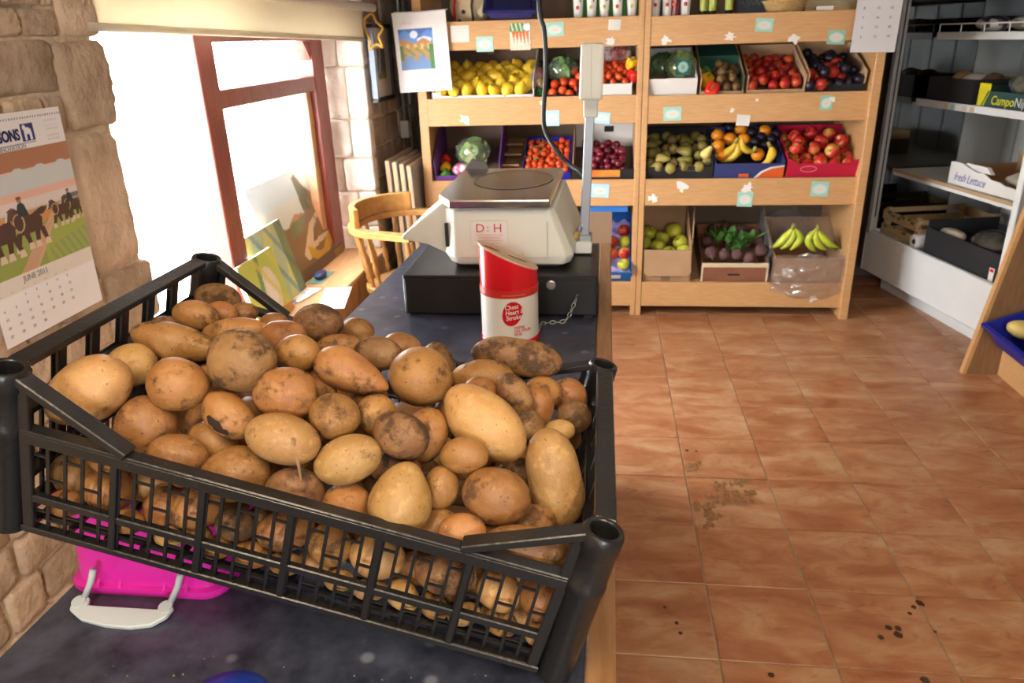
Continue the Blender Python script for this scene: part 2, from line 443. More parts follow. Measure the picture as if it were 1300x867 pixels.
# ---- window
window = struct('window_1', 'red brown painted timber casement window', cat='window')
XF = -1.42
def wpart(name, x0, x1, y0, y1, z0, z1, m=M_MAHOG): return boxp(name, m, window, x0, x1, y0, y1, z0, z1, bevel=.004)
wpart('stile', XF - .08, XF, 3.80, 3.955, .47, 1.78); wpart('stile', XF - .08, XF, 1.70, 1.78, .47, 1.78)
wpart('mullion', XF - .08, XF + .01, 2.66, 2.79, .47, 1.78)
wpart('head_rail', XF - .08, XF - .005, 1.78, 2.66, 1.645, 1.78); wpart('head_rail', XF - .08, XF - .005, 2.79, 3.80, 1.560, 1.78)
wpart('bottom_rail', XF - .08, XF - .005, 1.78, 3.80, .45, .53)
wpart('transom', XF - .07, XF - .003, 2.79, 3.80, 1.325, 1.395)
wpart('casement_stile', XF - .075, XF - .03, 3.735, 3.80, .53, 1.325, M_CASE)
for y0, y1, z0, z1 in ((1.78, 2.66, .53, 1.645), (2.79, 3.80, 1.395, 1.555), (2.79, 3.735, .53, 1.325)):
    boxp('pane', M_GLASS, window, XF - .045, XF - .041, y0, y1, z0, z1)
# head corner brackets (chamfered frame corner)
MB().prism([(3.80, 1.555), (3.80, 1.47), (3.72, 1.555)], 'x', XF - .07, XF - .01).build('corner_bracket', M_MAHOG, window)

# window seat: deep timber sill with boarded front
sill = struct('trim_1', 'deep pine window seat with boarded front below the window', cat='window seat')
M_PINE = mat('honey_pine', (.58, .32, .14), .45, col2=(.66, .40, .2), nscale=10, stretch=(8, 1, 8))
M_PINE_V = mat('honey_pine_cladding', (.44, .22, .085), .5, col2=(.54, .29, .12), nscale=9, stretch=(6, 6, 1), rnd=.08)
boxp('seat_board', M_PINE, sill, XF - .01, XW + .035, 2.40, WY1 - .03, .455, .48, bevel=.004)
boxp('sill_board', mat('white_gloss_sill', (.8, .78, .74), .4), sill, XF - .01, XW - .02, 1.80, 2.395, .455, .478, bevel=.003)
yy = 2.42
while yy < 3.93:
    boxp('cladding_board', M_PINE_V, sill, XW + .002, XW + .018, yy + .002, yy + .052, .02, .455, bevel=.003); yy += .054

# ---- outside: pale street seen blown out through the glass
outside = struct('ground_outside', 'pale paved street outside the window', cat='street')
boxp('paving', mat('pale_paving', (.62, .6, .57), .9, col2=(.7, .68, .64), nscale=2), outside, -26, -1.76, -14, 26, -.3, -.12)
house = thing('street_building', 'pale rendered building across the street with blue shop panel', 'building', (-11.0, 9.0, -.12))
M_REND = mat('white_render', (.8, .79, .76), .9)
boxp('wall', M_REND, house, -3, 0, -9, 12, 0, 5.0)
boxp('roof', mat('grey_slates', (.3, .31, .34), .8), house, -3.4, .2, -9.2, 12.2, 5.0, 5.25)
boxp('shop_panel', mat('blue_shopfront', (.10, .17, .27), .5), house, 0, .04, -1.2, .5, 1.55, 3.1)
boxp('red_sign', mat('red_sign_paint', (.5, .06, .05), .5), house, 0, .05, .55, 1.0, 2.3, 3.1)
for k in range(3): boxp('window', mat('far_window', (.2, .25, .3), .2), house, 0, .03, 3.2 + k * 2.4, 4.3 + k * 2.4, 1.5, 2.8)

# ================================================================== COUNTER
def worktop_material():
    m = bpy.data.materials.new('dark_speckled_worktop'); m.use_nodes = True; nt = m.node_tree; N = nt.nodes; L = nt.links; b = N['Principled BSDF']
    tc = N.new('ShaderNodeTexCoord')
    n = N.new('ShaderNodeTexNoise'); n.inputs['Scale'].default_value = 14; n.inputs['Detail'].default_value = 9; n.inputs['Roughness'].default_value = .7
    L.new(tc.outputs['Object'], n.inputs['Vector'])
    r = N.new('ShaderNodeValToRGB'); e = r.color_ramp.elements; e[0].position = .38; e[0].color = (.015, .018, .032, 1); e[1].position = .70; e[1].color = (.07, .078, .12, 1)
    L.new(n.outputs['Fac'], r.inputs[0])
    v = N.new('ShaderNodeTexVoronoi'); v.inputs['Scale'].default_value = 16; L.new(tc.outputs['Object'], v.inputs['Vector'])
    r2 = N.new('ShaderNodeValToRGB'); r2.color_ramp.elements[0].position = .10; r2.color_ramp.elements[1].position = .17
    r2.color_ramp.elements[0].color = (1, 1, 1, 1); r2.color_ramp.elements[1].color = (0, 0, 0, 1); L.new(v.outputs['Distance'], r2.inputs[0])
    mx = N.new('ShaderNodeMix'); mx.data_type = 'RGBA'; mx.blend_type = 'ADD'; mx.inputs[7].default_value = (.10, .105, .125, 1)
    L.new(r2.outputs[0], mx.inputs[0]); L.new(r.outputs[0], mx.inputs[6]); L.new(mx.outputs[2], b.inputs['Base Color'])
    b.inputs['Roughness'].default_value = .33
    return m
M_WORKTOP = worktop_material()
CZ = .90
counter = thing('shop_counter', 'long wooden shop counter with dark speckled blue grey worktop', 'counter', (-.31, 1.7, 0))
M_OAKT = mat('brown_wood_edging', (.24, .12, .05), .45, col2=(.32, .17, .075), nscale=10, stretch=(8, 1, 8))
cx = -.31; cyy = 1.7
def CB(n, m, x0, x1, y0, y1, z0, z1, **k): return boxp(n, m, counter, x0 - cx, x1 - cx, y0 - cyy, y1 - cyy, z0, z1, **k)
wt = MB().prism([(-.70 - cx, .30 - cyy), (-.012 - cx, .30 - cyy), (-.005 - cx, 2.47 - cyy), (-.613 - cx, 2.47 - cyy)], 'z', CZ - .035, CZ)
wt.build('worktop', M_WORKTOP, counter, bevel=.003)
ed = MB().prism([(-.012 - cx, .30 - cyy), (.022 - cx, .30 - cyy), (.032 - cx, 2.47 - cyy), (-.005 - cx, 2.47 - cyy)], 'z', CZ - .035, CZ + .001)
ed.build('edge_trim', M_OAKT, counter, bevel=.003)
for k in range(4):
    CB('front_panel', M_OAKT, -.03, -.008, .34 + k * .527, .34 + k * .527 + .519, .03, CZ - .035, bevel=.003)
CB('back_panel', M_OAKT, -.60, -.58, .34, 2.45, .03, CZ - .035)
CB('end_panel', M_OAKT, -.58, -.03, .34, .36, .03, CZ - .035); CB('end_panel', M_OAKT, -.58, -.03, 2.43, 2.45, .03, CZ - .035)
CB('plinth', M_BLACK, -.57, -.04, .38, 2.41, 0, .03)
# crumbs of soil on the worktop
cr = MB(); rc = random.Random(3)
for k in range(90):
    x, y = rc.uniform(-.55, -.06), rc.uniform(.47, .62); q = rc.uniform(.0006, .0017)
    cr.add([(x - q, y - q, CZ), (x + q, y - q, CZ), (x, y + q, CZ), (x, y, CZ + q)], [(0, 2, 1), (0, 1, 3), (1, 2, 3), (2, 0, 3)])
tag(cr.build('soil_crumbs', mat('dry_soil', (.22, .15, .09), .95)), 'scattered crumbs of dry soil on the dark worktop', 'soil', None, 'stuff')

# ================================================================== CRATE
TILT = math.radians(15.3)
crate = thing('potato_crate', 'black plastic lattice crate tilted on the counter and heaped with potatoes', 'crate', (-.290, .8275, 1.1765), (math.radians(-0.5), TILT, 0))
CK = 1.027
crate.scale = (CK,) * 3
bpy.context.view_layer.update()
CM = Matrix.Translation(crate.location) @ crate.rotation_euler.to_matrix().to_4x4(); CMI = CM.inverted()
CL, CW, CH = .30, .20, .20                      # half length, half width, height
ZR, ZM, ZB = -.063, -.1425, -.186                # low rim, middle rail, floor
def tube_post():
    # hollow stacking tube: outer and inner wall
    n = 20; prof = [(.0140, -.06), (.0145, -.001), (.0155, 0), (.0195, 0), (.0213, -.003), (.0213, -.020), (.0200, -.022), (.0198, -.060), (.0208, -.062), (.0208, -.070), (.0198, -.072), (.0178, -.19)]
    v = []; f = []
    for (r, z) in prof:
        for k in range(n): v.append((r * math.cos(2 * PI * k / n), r * math.sin(2 * PI * k / n), z))
    for i in range(len(prof) - 1):
        for k in range(n): f.append((i * n + k, i * n + (k + 1) % n, (i + 1) * n + (k + 1) % n, (i + 1) * n + k))
    f.append(tuple(range(n))); f.append(tuple((len(prof) - 1) * n + k for k in range(n)))
    return MB().add(v, f)
pm = tube_post().mesh('corner_tube', M_BLACKPL, smooth=True); pm.set_sharp_from_angle(angle=math.radians(35))
for sx in (-1, 1):
    for sy in (-1, 1):
        link('corner_tube', pm, crate, (sx * (CL - .0), sy * (CW - .0), 0))
def cbar(name, a, b, w_, h_, bev=.0012, up=(0, 0, 1)):
    return MB().beam(a, b, w_, h_, up).build(name, M_BLACKPL, crate, bevel=bev)
for sy in (-1, 1):
    y = sy * (CW + .002)
    XI = CL - .018
    cbar('rim_rail', (-XI, y, ZR), (XI, y, ZR), .016, .006); cbar('rim_lip', (-XI, y + sy * .007, ZR - .006), (XI, y + sy * .007, ZR - .006), .003, .013)
    cbar('middle_rail', (-XI, y, ZM), (XI, y, ZM), .009, .005, .001); cbar('middle_lip', (-XI, y + sy * .005, ZM), (XI, y + sy * .005, ZM), .0025, .009)
    cbar('bottom_rail', (-XI, y - sy * .002, ZB), (XI, y - sy * .002, ZB), .012, .006); cbar('bottom_lip', (-XI, y + sy * .007, ZB + .004), (XI, y + sy * .007, ZB + .002), .003, .008)
    for sx in (-1, 1):
        cbar('corner_brace', (sx * (CL - .012), y, -.005), (sx * .172, y, ZR + .003), .020, .009)
        cbar('brace_upright', (sx * (CL - .021), y + sy * .004, -.008), (sx * (CL - .026), y + sy * .004, ZB), .006, .012, up=(1, 0, 0))
    xs = [-.275, -.1835, -.0917, 0, .0917, .1835, .275]
    for x in xs[1:-1]:
        cbar('rib', (x, y + sy * .002, ZR), (x, y + sy * .002, ZB), .004, .010, up=(1, 0, 0)); cbar('rib_flange', (x, y + sy * .007, ZR), (x, y + sy * .007, ZB), .0075, .002, up=(0, 1, 0))
    rg = MB()
    for c in range(6):
        x0, x1 = xs[c], xs[c + 1]
        for k in range(1, 5):
            x = x0 + (x1 - x0) * k / 5
            cbar('bar', (x, y, ZR - .003), (x, y, ZB), .0024, .0034, .0, up=(1, 0, 0))
        for k in range(5):
            xa, xb = x0 + (x1 - x0) * k / 5, x0 + (x1 - x0) * (k + 1) / 5
            for z in ((-.089, -.158) if k % 2 == (c % 2) else (-.116, -.168)):
                rg.beam((xa, y, z - .002), (xb, y, z - .002), .0024, .0022)
    tag(rg.build('cross_rungs', M_BLACKPL, crate), kind='stuff')
for sx in (-1, 1):
    x = sx * (CL + .002); YI = CW - .018
    cbar('rim_rail', (x, -YI, -.004), (x, YI, -.004), .022, .008); cbar('rim_lip', (x + sx * .010, -YI, -.012), (x + sx * .010, YI, -.012), .003, .022)
    for z in (ZR, ZM): cbar('middle_rail', (x, -YI, z), (x, YI, z), .018, .007); cbar('middle_lip', (x + sx * .008, -YI, z), (x + sx * .008, YI, z), .003, .013)
    cbar('bottom_rail', (x, -YI, ZB), (x, YI, ZB), .018, .008)
    ys = [-.18, -.117, -.058, 0, .058, .117, .18]
    for yv in ys[1:-1]:
        cbar('rib', (x, yv, 0), (x, yv, ZB), .005, .014, up=(0, 1, 0)); cbar('rib_flange', (x + sx * .008, yv, -.004), (x + sx * .008, yv, ZB), .010, .0022, up=(1, 0, 0))
    for c in range(6):
        for k in (1, 2, 3):
            yv = ys[c] + (ys[c + 1] - ys[c]) * k / 4; cbar('bar', (x, yv, ZR), (x, yv, ZB), .0032, .0042, 0, up=(0, 1, 0))
# slatted floor of the crate
for k in range(13):
    y = -.18 + k * .03; cbar('floor_slat', (-CL + .01, y, ZB), (CL - .01, y, ZB), .006, .006, 0)
for k in range(15):
    x = -.28 + k * .04; cbar('floor_slat', (x, -CW + .01, ZB - .001), (x, CW - .01, ZB - .001), .006, .005, 0)

# ================================================================== POTATOES
def potato_material(name, skin, skin2, dirt, d0, d1, rough=.45):
    m = bpy.data.materials.new(name); m.use_nodes = True; nt = m.node_tree; N = nt.nodes; L = nt.links; b = N['Principled BSDF']
    tc = N.new('ShaderNodeTexCoord'); oi = N.new('ShaderNodeObjectInfo'); mu = N.new('ShaderNodeMath'); mu.operation = 'MULTIPLY'; mu.inputs[1].default_value = 41.
    L.new(oi.outputs['Random'], mu.inputs[0]); ad = N.new('ShaderNodeVectorMath'); ad.operation = 'ADD'; L.new(tc.outputs['Object'], ad.inputs[0]); L.new(mu.outputs[0], ad.inputs[1])
    def noise(s, d, r=.62):
        n = N.new('ShaderNodeTexNoise'); n.inputs['Scale'].default_value = s; n.inputs['Detail'].default_value = d
        n.inputs['Roughness'].default_value = r; L.new(ad.outputs[0], n.inputs['Vector']); return n.outputs['Fac']
    def ramp(src, p0, c0, p1, c1):
        r = N.new('ShaderNodeValToRGB'); e = r.color_ramp.elements; e[0].position = p0; e[0].color = (*c0, 1); e[1].position = p1; e[1].color = (*c1, 1); L.new(src, r.inputs[0]); return r.outputs[0]
    def mix(mode, f, a, c):
        x = N.new('ShaderNodeMix'); x.data_type = 'RGBA'; x.blend_type = mode
        for sock, val in ((0, f), (6, a), (7, c)):
            if isinstance(val, (int, float)): x.inputs[sock].default_value = val
            elif isinstance(val, tuple): x.inputs[sock].default_value = (*val, 1)
            else: L.new(val, x.inputs[sock])
        return x.outputs[2]
    base = ramp(noise(22, 6), .36, skin, .64, skin2)
    hs = N.new('ShaderNodeHueSaturation'); mr = N.new('ShaderNodeMapRange'); mr.inputs['To Min'].default_value = .78; mr.inputs['To Max'].default_value = 1.18
    L.new(oi.outputs['Random'], mr.inputs[0]); L.new(mr.outputs[0], hs.inputs['Value']); L.new(base, hs.inputs['Color'])
    hue = N.new('ShaderNodeMapRange'); hue.inputs['To Min'].default_value = .486; hue.inputs['To Max'].default_value = .500
    fr = N.new('ShaderNodeMath'); fr.operation = 'FRACT'; L.new(mu.outputs[0], fr.inputs[0]); L.new(fr.outputs[0], hue.inputs[0]); L.new(hue.outputs[0], hs.inputs['Hue'])
    scuff = ramp(noise(75, 6, .7), .52, (0, 0, 0), .64, (.45, .45, .45))                 # paler scuffed skin
    c1 = mix('MIX', scuff, hs.outputs[0], tuple(min(1, q * 1.25 + .02) for q in skin2))
    grime = ramp(noise(30, 10, .68), d0, (0, 0, 0), d1, (.9, .9, .9))                     # caked soil
    c2 = mix('MIX', grime, c1, dirt)
    speck = ramp(noise(230, 3), .64, (0, 0, 0), .70, (.8, .8, .8))
    c3 = mix('MIX', speck, c2, tuple(q * .8 for q in dirt)); L.new(c3, b.inputs['Base Color'])
    rr = N.new('ShaderNodeMapRange'); rr.inputs['To Min'].default_value = rough; rr.inputs['To Max'].default_value = .92; L.new(grime, rr.inputs[0]); L.new(rr.outputs[0], b.inputs['Roughness'])
    bp = N.new('ShaderNodeBump'); bp.inputs['Strength'].default_value = .5; bp.inputs['Distance'].default_value = .003; L.new(noise(85, 8, .7), bp.inputs['Height'])
    bp2 = N.new('ShaderNodeBump'); bp2.inputs['Strength'].default_value = .5; bp2.inputs['Distance'].default_value = .002; L.new(grime, bp2.inputs['Height']); L.new(bp.outputs[0], bp2.inputs['Normal']); L.new(bp2.outputs[0], b.inputs['Normal'])
    return m
M_POT = [potato_material('clean_potato_skin', (.41, .230, .070), (.49, .300, .108), (.14, .068, .022), .60, .70, .38),
         potato_material('dusty_potato_skin', (.28, .128, .033), (.37, .190, .056), (.09, .042, .014), .54, .63, .42),
         potato_material('earthy_potato_skin', (.18, .088, .029), (.28, .155, .055), (.062, .032, .014), .49, .58, .55)]

def potato_mesh(a, b, c, seed, sub, mt, taper=0., waist=0., bend=0., lump=1.):
    D, Fc = ico(sub)
    V = D.copy(); x = V[:, 0]
    prof = 1 + taper * x - waist * np.exp(-(x / .42) ** 2)
    V[:, 1] *= prof; V[:, 2] *= prof
    n = wavenoise(D, seed, 2.4, 6) * .15 * lump + wavenoise(D, seed + 9, 5.5, 8) * .05 * lump
    V *= (1 + n[:, None])
    r = np.random.RandomState(seed)
    for k in range(5):                           # eyes: little dimples
        d = r.normal(size=3); d /= np.linalg.norm(d); V *= (1 - .035 * np.exp(-((1 - D @ d) / .012)))[:, None]
    V *= np.array((a, b, c)); V[:, 2] += bend * b * (V[:, 0] / a) ** 2
    return np_mesh('potato', V, Fc, mt)

# measured from the photo: centre x, y, long, short (pixels), tilt of the long axis (deg, clockwise), skin, depth nudge, taper, waist
HERO = [
 (277, 368, 56, 42, 5, 2, .010, 0, 0), (248, 401, 58, 38, 12, 1, 0, 0, 0), (284, 397, 38, 28, 20, 1, -.01, 0, 0), (308, 398, 38, 28, -10, 1, -.012, 0, 0),
 (212, 413, 46, 26, 5, 1, -.015, 0, 0), (223, 436, 114, 47, 12, 1, .008, -.15, 0), (296, 418, 84, 32, -6, 1, -.012, 0, 0), (348, 408, 34, 22, 0, 1, -.01, 0, 0),
 (361, 426, 58, 42, 8, 1, 0, 0, 0), (308, 464, 88, 82, 0, 2, .020, 0, 0), (379, 451, 56, 46, 0, 1, .004, 0, 0), (403, 409, 64, 46, 5, 2, .006, 0, 0),
 (113, 500, 112, 78, -32, 0, .012, .08, 0), (168, 462, 66, 56, -20, 0, .002, 0, 0), (223, 488, 74, 68, 20, 1, .012, 0, 0), (178, 541, 80, 78, 90, 1, .014, 0, 0),
 (290, 526, 74, 54, 38, 1, -.006, 0, 0), (362, 501, 80, 66, 12, 1, .014, 0, 0), (360, 560, 96, 64, 14, 0, .014, 0, 0), (227, 578, 76, 56, 8, 1, .006, 0, 0),
 (270, 562, 66, 50, 25, 1, -.010, 0, 0), (299, 597, 92, 68, -18, 1, .010, 0, 0), (272, 486, 56, 46, 0, 1, -.018, 0, 0), (454, 421, 44, 36, 10, 1, 0, 0, 0),
 (432, 439, 58, 32, 0, 1, -.008, 0, 0), (523, 424, 50, 37, 18, 1, .010, 0, 0), (481, 449, 60, 43, 8, 2, .004, 0, 0), (533, 479, 80, 76, 0, 1, .016, 0, 0),
 (560, 455, 56, 40, 70, 2, -.008, 0, 0), (447, 477, 104, 50, 24, 1, .012, -.28, 0), (423, 528, 64, 58, 0, 1, .010, 0, 0), (480, 527, 56, 52, 60, 1, .000, 0, 0),
 (508, 553, 72, 58, 30, 2, .010, 0, 0), (545, 552, 72, 58, -70, 1, -.006, 0, 0), (440, 582, 88, 62, -20, 0, .012, 0, 0), (503, 600, 68, 48, 10, 2, .004, 0, 0),
 (557, 620, 56, 46, 95, 1, .000, 0, 0), (503, 650, 92, 80, -80, 0, .014, -.22, 0), (440, 637, 62, 50, 0, 1, .000, 0, 0), (608, 541, 124, 78, 42, 0, .020, .05, 0),
 (591, 584, 60, 46, 0, 1, .012, 0, 0), (628, 631, 88, 74, 15, 1, .012, 0, 0), (658, 457, 116, 54, 10, 2, .034, 0, .10), (611, 479, 80, 46, 0, 1, -.004, 0, 0),
 (614, 497, 44, 38, 0, 1, .000, 0, 0), (650, 502, 60, 40, 55, 2, .012, 0, 0), (690, 494, 48, 40, 15, 1, .012, 0, 0), (722, 505, 52, 46, 40, 1, .012, 0, 0),
 (742, 532, 48, 42, -15, 2, .006, 0, 0), (684, 514, 48, 42, 80, 1, .000, 0, 0), (672, 543, 46, 42, 60, 2, .006, 0, 0), (711, 545, 42, 28, 0, 0, -.014, 0, 0),
 (716, 613, 124, 78, 80, 0, .016, .04, .12), (660, 598, 44, 40, 0, 2, -.018, 0, 0), (587, 673, 62, 46, 0, 1, .006, 0, 0), (668, 692, 116, 54, 8, 1, -.002, 0, 0),
 (676, 660, 56, 42, 0, 1, -.012, 0, 0), (373, 622, 76, 58, 5, 2, .002, 0, 0), (553, 666, 60, 44, -20, 1, -.018, 0, 0), (405, 497, 46, 40, 0, 1, -.016, 0, 0),
 (335, 590, 50, 40, 0, 1, -.020, 0, 0), (142, 575, 56, 44, 20, 1, -.012, 0, 0), (398, 470, 40, 34, 0, 1, -.012, 0, 0), (470, 505, 44, 40, 0, 1, -.02, 0, 0), (575, 520, 50, 44, 0, 1, -.02, 0, 0)]
LBL = {0: 'round brown potato perched by the crate corner tube on the window side', 5: 'long smooth potato lying along the window end of the heap', 9: 'big round soil-crusted potato beside a smaller round one at the window end',
 12: 'very large smooth oblong potato against the raised end rim of the crate', 15: 'large rounded golden potato behind the low crate rim near the raised end', 16: 'oval potato with a black patch of wet soil',
 18: 'smooth oval pale potato lying level in the heap', 29: 'club shaped potato with one thin end', 37: 'pale pear shaped potato standing point up behind the low rim', 39: 'largest pale smooth oval potato lying slanted on top of the heap',
 42: 'long knobbly soil-covered potato at the edge facing the collection tin', 52: 'big pale waisted potato against the low end of the crate', 55: 'long orange-tan potato under the corner brace', 27: 'big round potato with dark soil smears in the heap top',
 57: 'round dirty potato with a thin brown sprout standing up', 1: 'oval tan potato lying against the round brown one by the corner tube', 6: 'slim tan potato lying behind the big round soil-crusted one',
 10: 'small round tan potato between the soil-crusted round one and the club shaped one', 11: 'very dark brown potato at the crate edge facing the window seat', 13: 'tan potato tucked behind the very large oblong one', 14: 'plump potato beside the very large oblong one',
 17: 'plump tan potato leaning on the smooth oval pale one', 19: 'smaller oval tan potato next to the large rounded golden one', 21: 'wide tan potato behind the low rim beside the sprouting one', 25: 'small oval potato perched on top behind the big round smeared one',
 26: 'brown dirty oval potato beside the big round smeared one', 30: 'round tan potato under the thin end of the club shaped one', 32: 'dark earthy potato next to the largest pale one', 34: 'smooth oval potato between the sprouting one and the dark earthy one',
 35: 'brown earthy potato directly behind the pear shaped one', 36: 'small tan potato wedged beside the pear shaped one', 40: 'small oval potato touching the underside of the largest pale one', 41: 'large round tan potato next to the big pale waisted one',
 45: 'small knobbly brown potato tilted beside the largest pale one', 48: 'dirty small potato touching the low end wall above the waisted one', 54: 'small tan potato on the low rim between the pear shaped and long orange-tan ones'}
pots = []
r0 = np.random.RandomState(5)
RMi = np.array([list(RIGHT), list(DOWN), list(FWD)])
for (px, py, lg, sh, ang, sk, dz, tp, ws) in HERO:
    d = ray(px, py); P = None; hloc = -.03
    for it in range(8):
        o_ = CMI @ CAMP; dl = CMI.to_3x3() @ d; t = (hloc - o_.z) / dl.z; q = o_ + dl * t
        ex, ey = min(abs(q.x) / CL, 1), min(abs(q.y) / CW, 1)
        edge = -.085 if q.y < 0 else -.058
        hloc = edge + (-.002 - edge) * (1 - ex ** 2.5) * (1 - ey ** 2.5) + .02 * max(0, -q.x / CL) * (1 - ey ** 4) + dz
    ylim = -(CW * CK - .004 - sh * t / F_PX / 2)
    if q.y < ylim: t = (ylim - o_.y) / dl.y
    P = CAMP + d * t
    a = lg * t / F_PX / 2; b = sh * t / F_PX / 2
    th = math.radians(ang); ax = RIGHT * math.cos(th) + DOWN * math.sin(th); ay = -RIGHT * math.sin(th) + DOWN * math.cos(th)
    pots.append(dict(P=np.array(P), R=np.array([list(ax), list(ay), list(ax.cross(ay))]).T, a=a, b=b, c=b * .95, sk=sk, tp=tp, ws=ws, hero=True, ray=np.array(d.normalized())))
nh = len(pots)
# the layers below: against the lattice sides (seen through the bars) and inside
rf = random.Random(12)
def filler(lx, ly, lz, a, b, yaw, sk):
    P = CM @ Vector((lx, ly, lz)); R = (CM.to_3x3() @ Euler((rf.uniform(-.4, .4), rf.uniform(-.5, .5), yaw)).to_matrix())
    pots.append(dict(P=np.array(P), R=np.array(R), a=a, b=b, c=b * rf.uniform(.85, 1), sk=sk, tp=0, ws=0, hero=False))
for k in range(11):
    for lz in (-.155, -.112):
        b = rf.uniform(.021, .027); a = b * rf.uniform(1.05, 1.45)
        filler(-.270 + .054 * k + rf.uniform(-.01, .01), -.170, lz + rf.uniform(-.006, .006), a, b, rf.uniform(-.5, .5), rf.choice((0, 0, 1, 1, 2)))
for k in range(17):
    b = rf.uniform(.012, .016); filler(-.275 + .034 * k + rf.uniform(-.008, .008), -.188, -.170, b * rf.uniform(1.1, 1.6), b, rf.uniform(-.5, .5), rf.choice((0, 1, 1)))
for lx_ in range(8):
    for ly_ in (-.10, -.04, .02, .08, .14):
        b = rf.uniform(.020, .026); filler(-.24 + .068 * lx_ + rf.uniform(-.012, .012), ly_ + rf.uniform(-.01, .01), -.062, b * rf.uniform(1.05, 1.4), b, rf.uniform(-1.5, 1.5), rf.choice((1, 1, 2)))
for row, (ly, n0) in enumerate(((-.115, 9), (-.055, 8), (.005, 8), (.065, 8), (.125, 8))):
    for lz in (-.150, -.100):
        for k in range(n0):
            lx = -.262 + .524 * k / (n0 - 1) + rf.uniform(-.012, .012); b = rf.uniform(.019, .027); a = b * rf.uniform(1.05, 1.5)
            if lz > -.12 and row and rf.random() < .25: continue
            filler(lx, ly + rf.uniform(-.01, .01), lz + rf.uniform(-.008, .008), a, b, rf.uniform(-1.5, 1.5), rf.choice((0, 1, 1, 2)))
n = len(pots); K = 3
P = np.array([p['P'] for p in pots]); P0 = P.copy()
AX = np.array([p['R'][:, 0] for p in pots]); A_ = np.array([p['a'] for p in pots]); B_ = np.array([p['b'] for p in pots])
off = np.array([-1, 0, 1])[None, :, None] * (np.maximum(A_ - B_, 0) * .95)[:, None, None] * AX[:, None, :]
rad = np.repeat(B_ * .98, K); own = np.repeat(np.arange(n), K)
fixed_ray = np.array([p.get('ray', np.zeros(3)) for p in pots])
cmr = np.array(CM.to_3x3()); cmt = np.array(CM.translation)
for it in range(260):
    S = (P[:, None, :] + off).reshape(-1, 3)
    dlt = S[:, None, :] - S[None, :, :]; dist = np.sqrt((dlt ** 2).sum(-1)) + 1e-9
    ov = (rad[:, None] + rad[None, :]) - dist; ov[own[:, None] == own[None, :]] = 0; ov = np.maximum(ov, 0)
    push = (dlt / dist[..., None] * ov[..., None] * .5).sum(1) * .45
    mv = np.zeros_like(P); np.add.at(mv, own, push)
    h_ = slice(0, nh)
    along = (mv[h_] * fixed_ray[h_]).sum(1, keepdims=True) * fixed_ray[h_]
    mv[h_] = along + (mv[h_] - along) * .30 + (P0[h_] - P[h_]) * .04
    mv[nh:, 2] -= .0010
    P = P + np.clip(mv, -.01, .01)
    L_ = (P - cmt) @ cmr                              # crate frame
    ext = np.abs((AX @ cmr)) * (A_ - B_)[:, None] + B_[:, None]
    L_[:, 0] = np.clip(L_[:, 0], -(CL * CK - .003) + ext[:, 0], (CL * CK - .003) - ext[:, 0])
    L_[:, 1] = np.clip(L_[:, 1], -(CW * CK - .003) + ext[:, 1], (CW * CK - .003) - ext[:, 1])
    L_[:, 2] = np.maximum(L_[:, 2], ZB + .004 + ext[:, 2])
    P = L_ @ cmr.T + cmt
SKL = ['pale clean-skinned potato in the black crate heap', 'tan dusty-skinned potato in the black crate heap', 'brown earth-covered potato in the black crate heap']
for i, p in enumerate(pots):
    me = potato_mesh(p['a'], p['b'], p['c'], 100 + i, 4 if p['hero'] else 3, M_POT[p['sk']], p['tp'], p['ws'], bend=r0.uniform(-.12, .12), lump=1. if p['sk'] else .7)
    o = link('potato', me); R4 = Matrix([list(row) for row in p['R']]).to_4x4(); R4.translation = Vector(P[i]); o.matrix_world = R4
    if i in LBL: tag(o, LBL[i], 'potato', 'heaped potatoes in the black crate')
    elif p['hero']: tag(o, SKL[p['sk']], 'potato', 'heaped potatoes in the black crate')
    else: tag(o, SKL[p['sk']].replace('in the black crate heap', 'low in the crate under the heap'), 'potato', 'lower layers of potatoes in the crate')
    if i == 57:     # the thin sprout
        sp = MB().tube([(0, 0, -.0), (.002, -.001, -.03), (.001, .002, -.052)], [.0022, .0018, .001], 6).build('sprout', mat('potato_sprout', (.33, .2, .1), .7))
        sp.matrix_world = Matrix.Translation(Vector(P[i]))
        sp.parent = o; sp.matrix_parent_inverse = Matrix()
        sp.matrix_local = o.matrix_world.inverted() @ (Matrix.Translation(Vector(P[i]) + Vector((.012, -.01, .07))))
    if i == 16:     # wet soil patch: skin faces inside an irregular outline, lifted a little
        V = np.array([q.co[:] for q in me.vertices]); D = V / np.array((p['a'], p['b'], p['c'])); fv = np.array(ray(290, 545)); fl = p['R'].T @ (-fv / np.linalg.norm(fv)); c0 = fl * .75 + np.array((-.15, .62, 0)); c0 /= np.linalg.norm(c0)
        D /= np.linalg.norm(D, axis=1)[:, None]; dd = np.linalg.norm((D - c0) * np.array((.62, 1.25, 1)), axis=1) + .22 * wavenoise(D, 5, 7., 9) * 2
        keepf = [tuple(q.vertices) for q in me.polygons if all(dd[k] < .36 for k in q.vertices)]
        idx = sorted({k for q in keepf for k in q}); mp_ = {k: n_ for n_, k in enumerate(idx)}
        if keepf: link('soil_patch', np_mesh('soil_patch', V[idx] * 1.012, [tuple(mp_[k] for k in q) for q in keepf], mat('wet_black_soil', (.025, .014, .008), .7)), o)

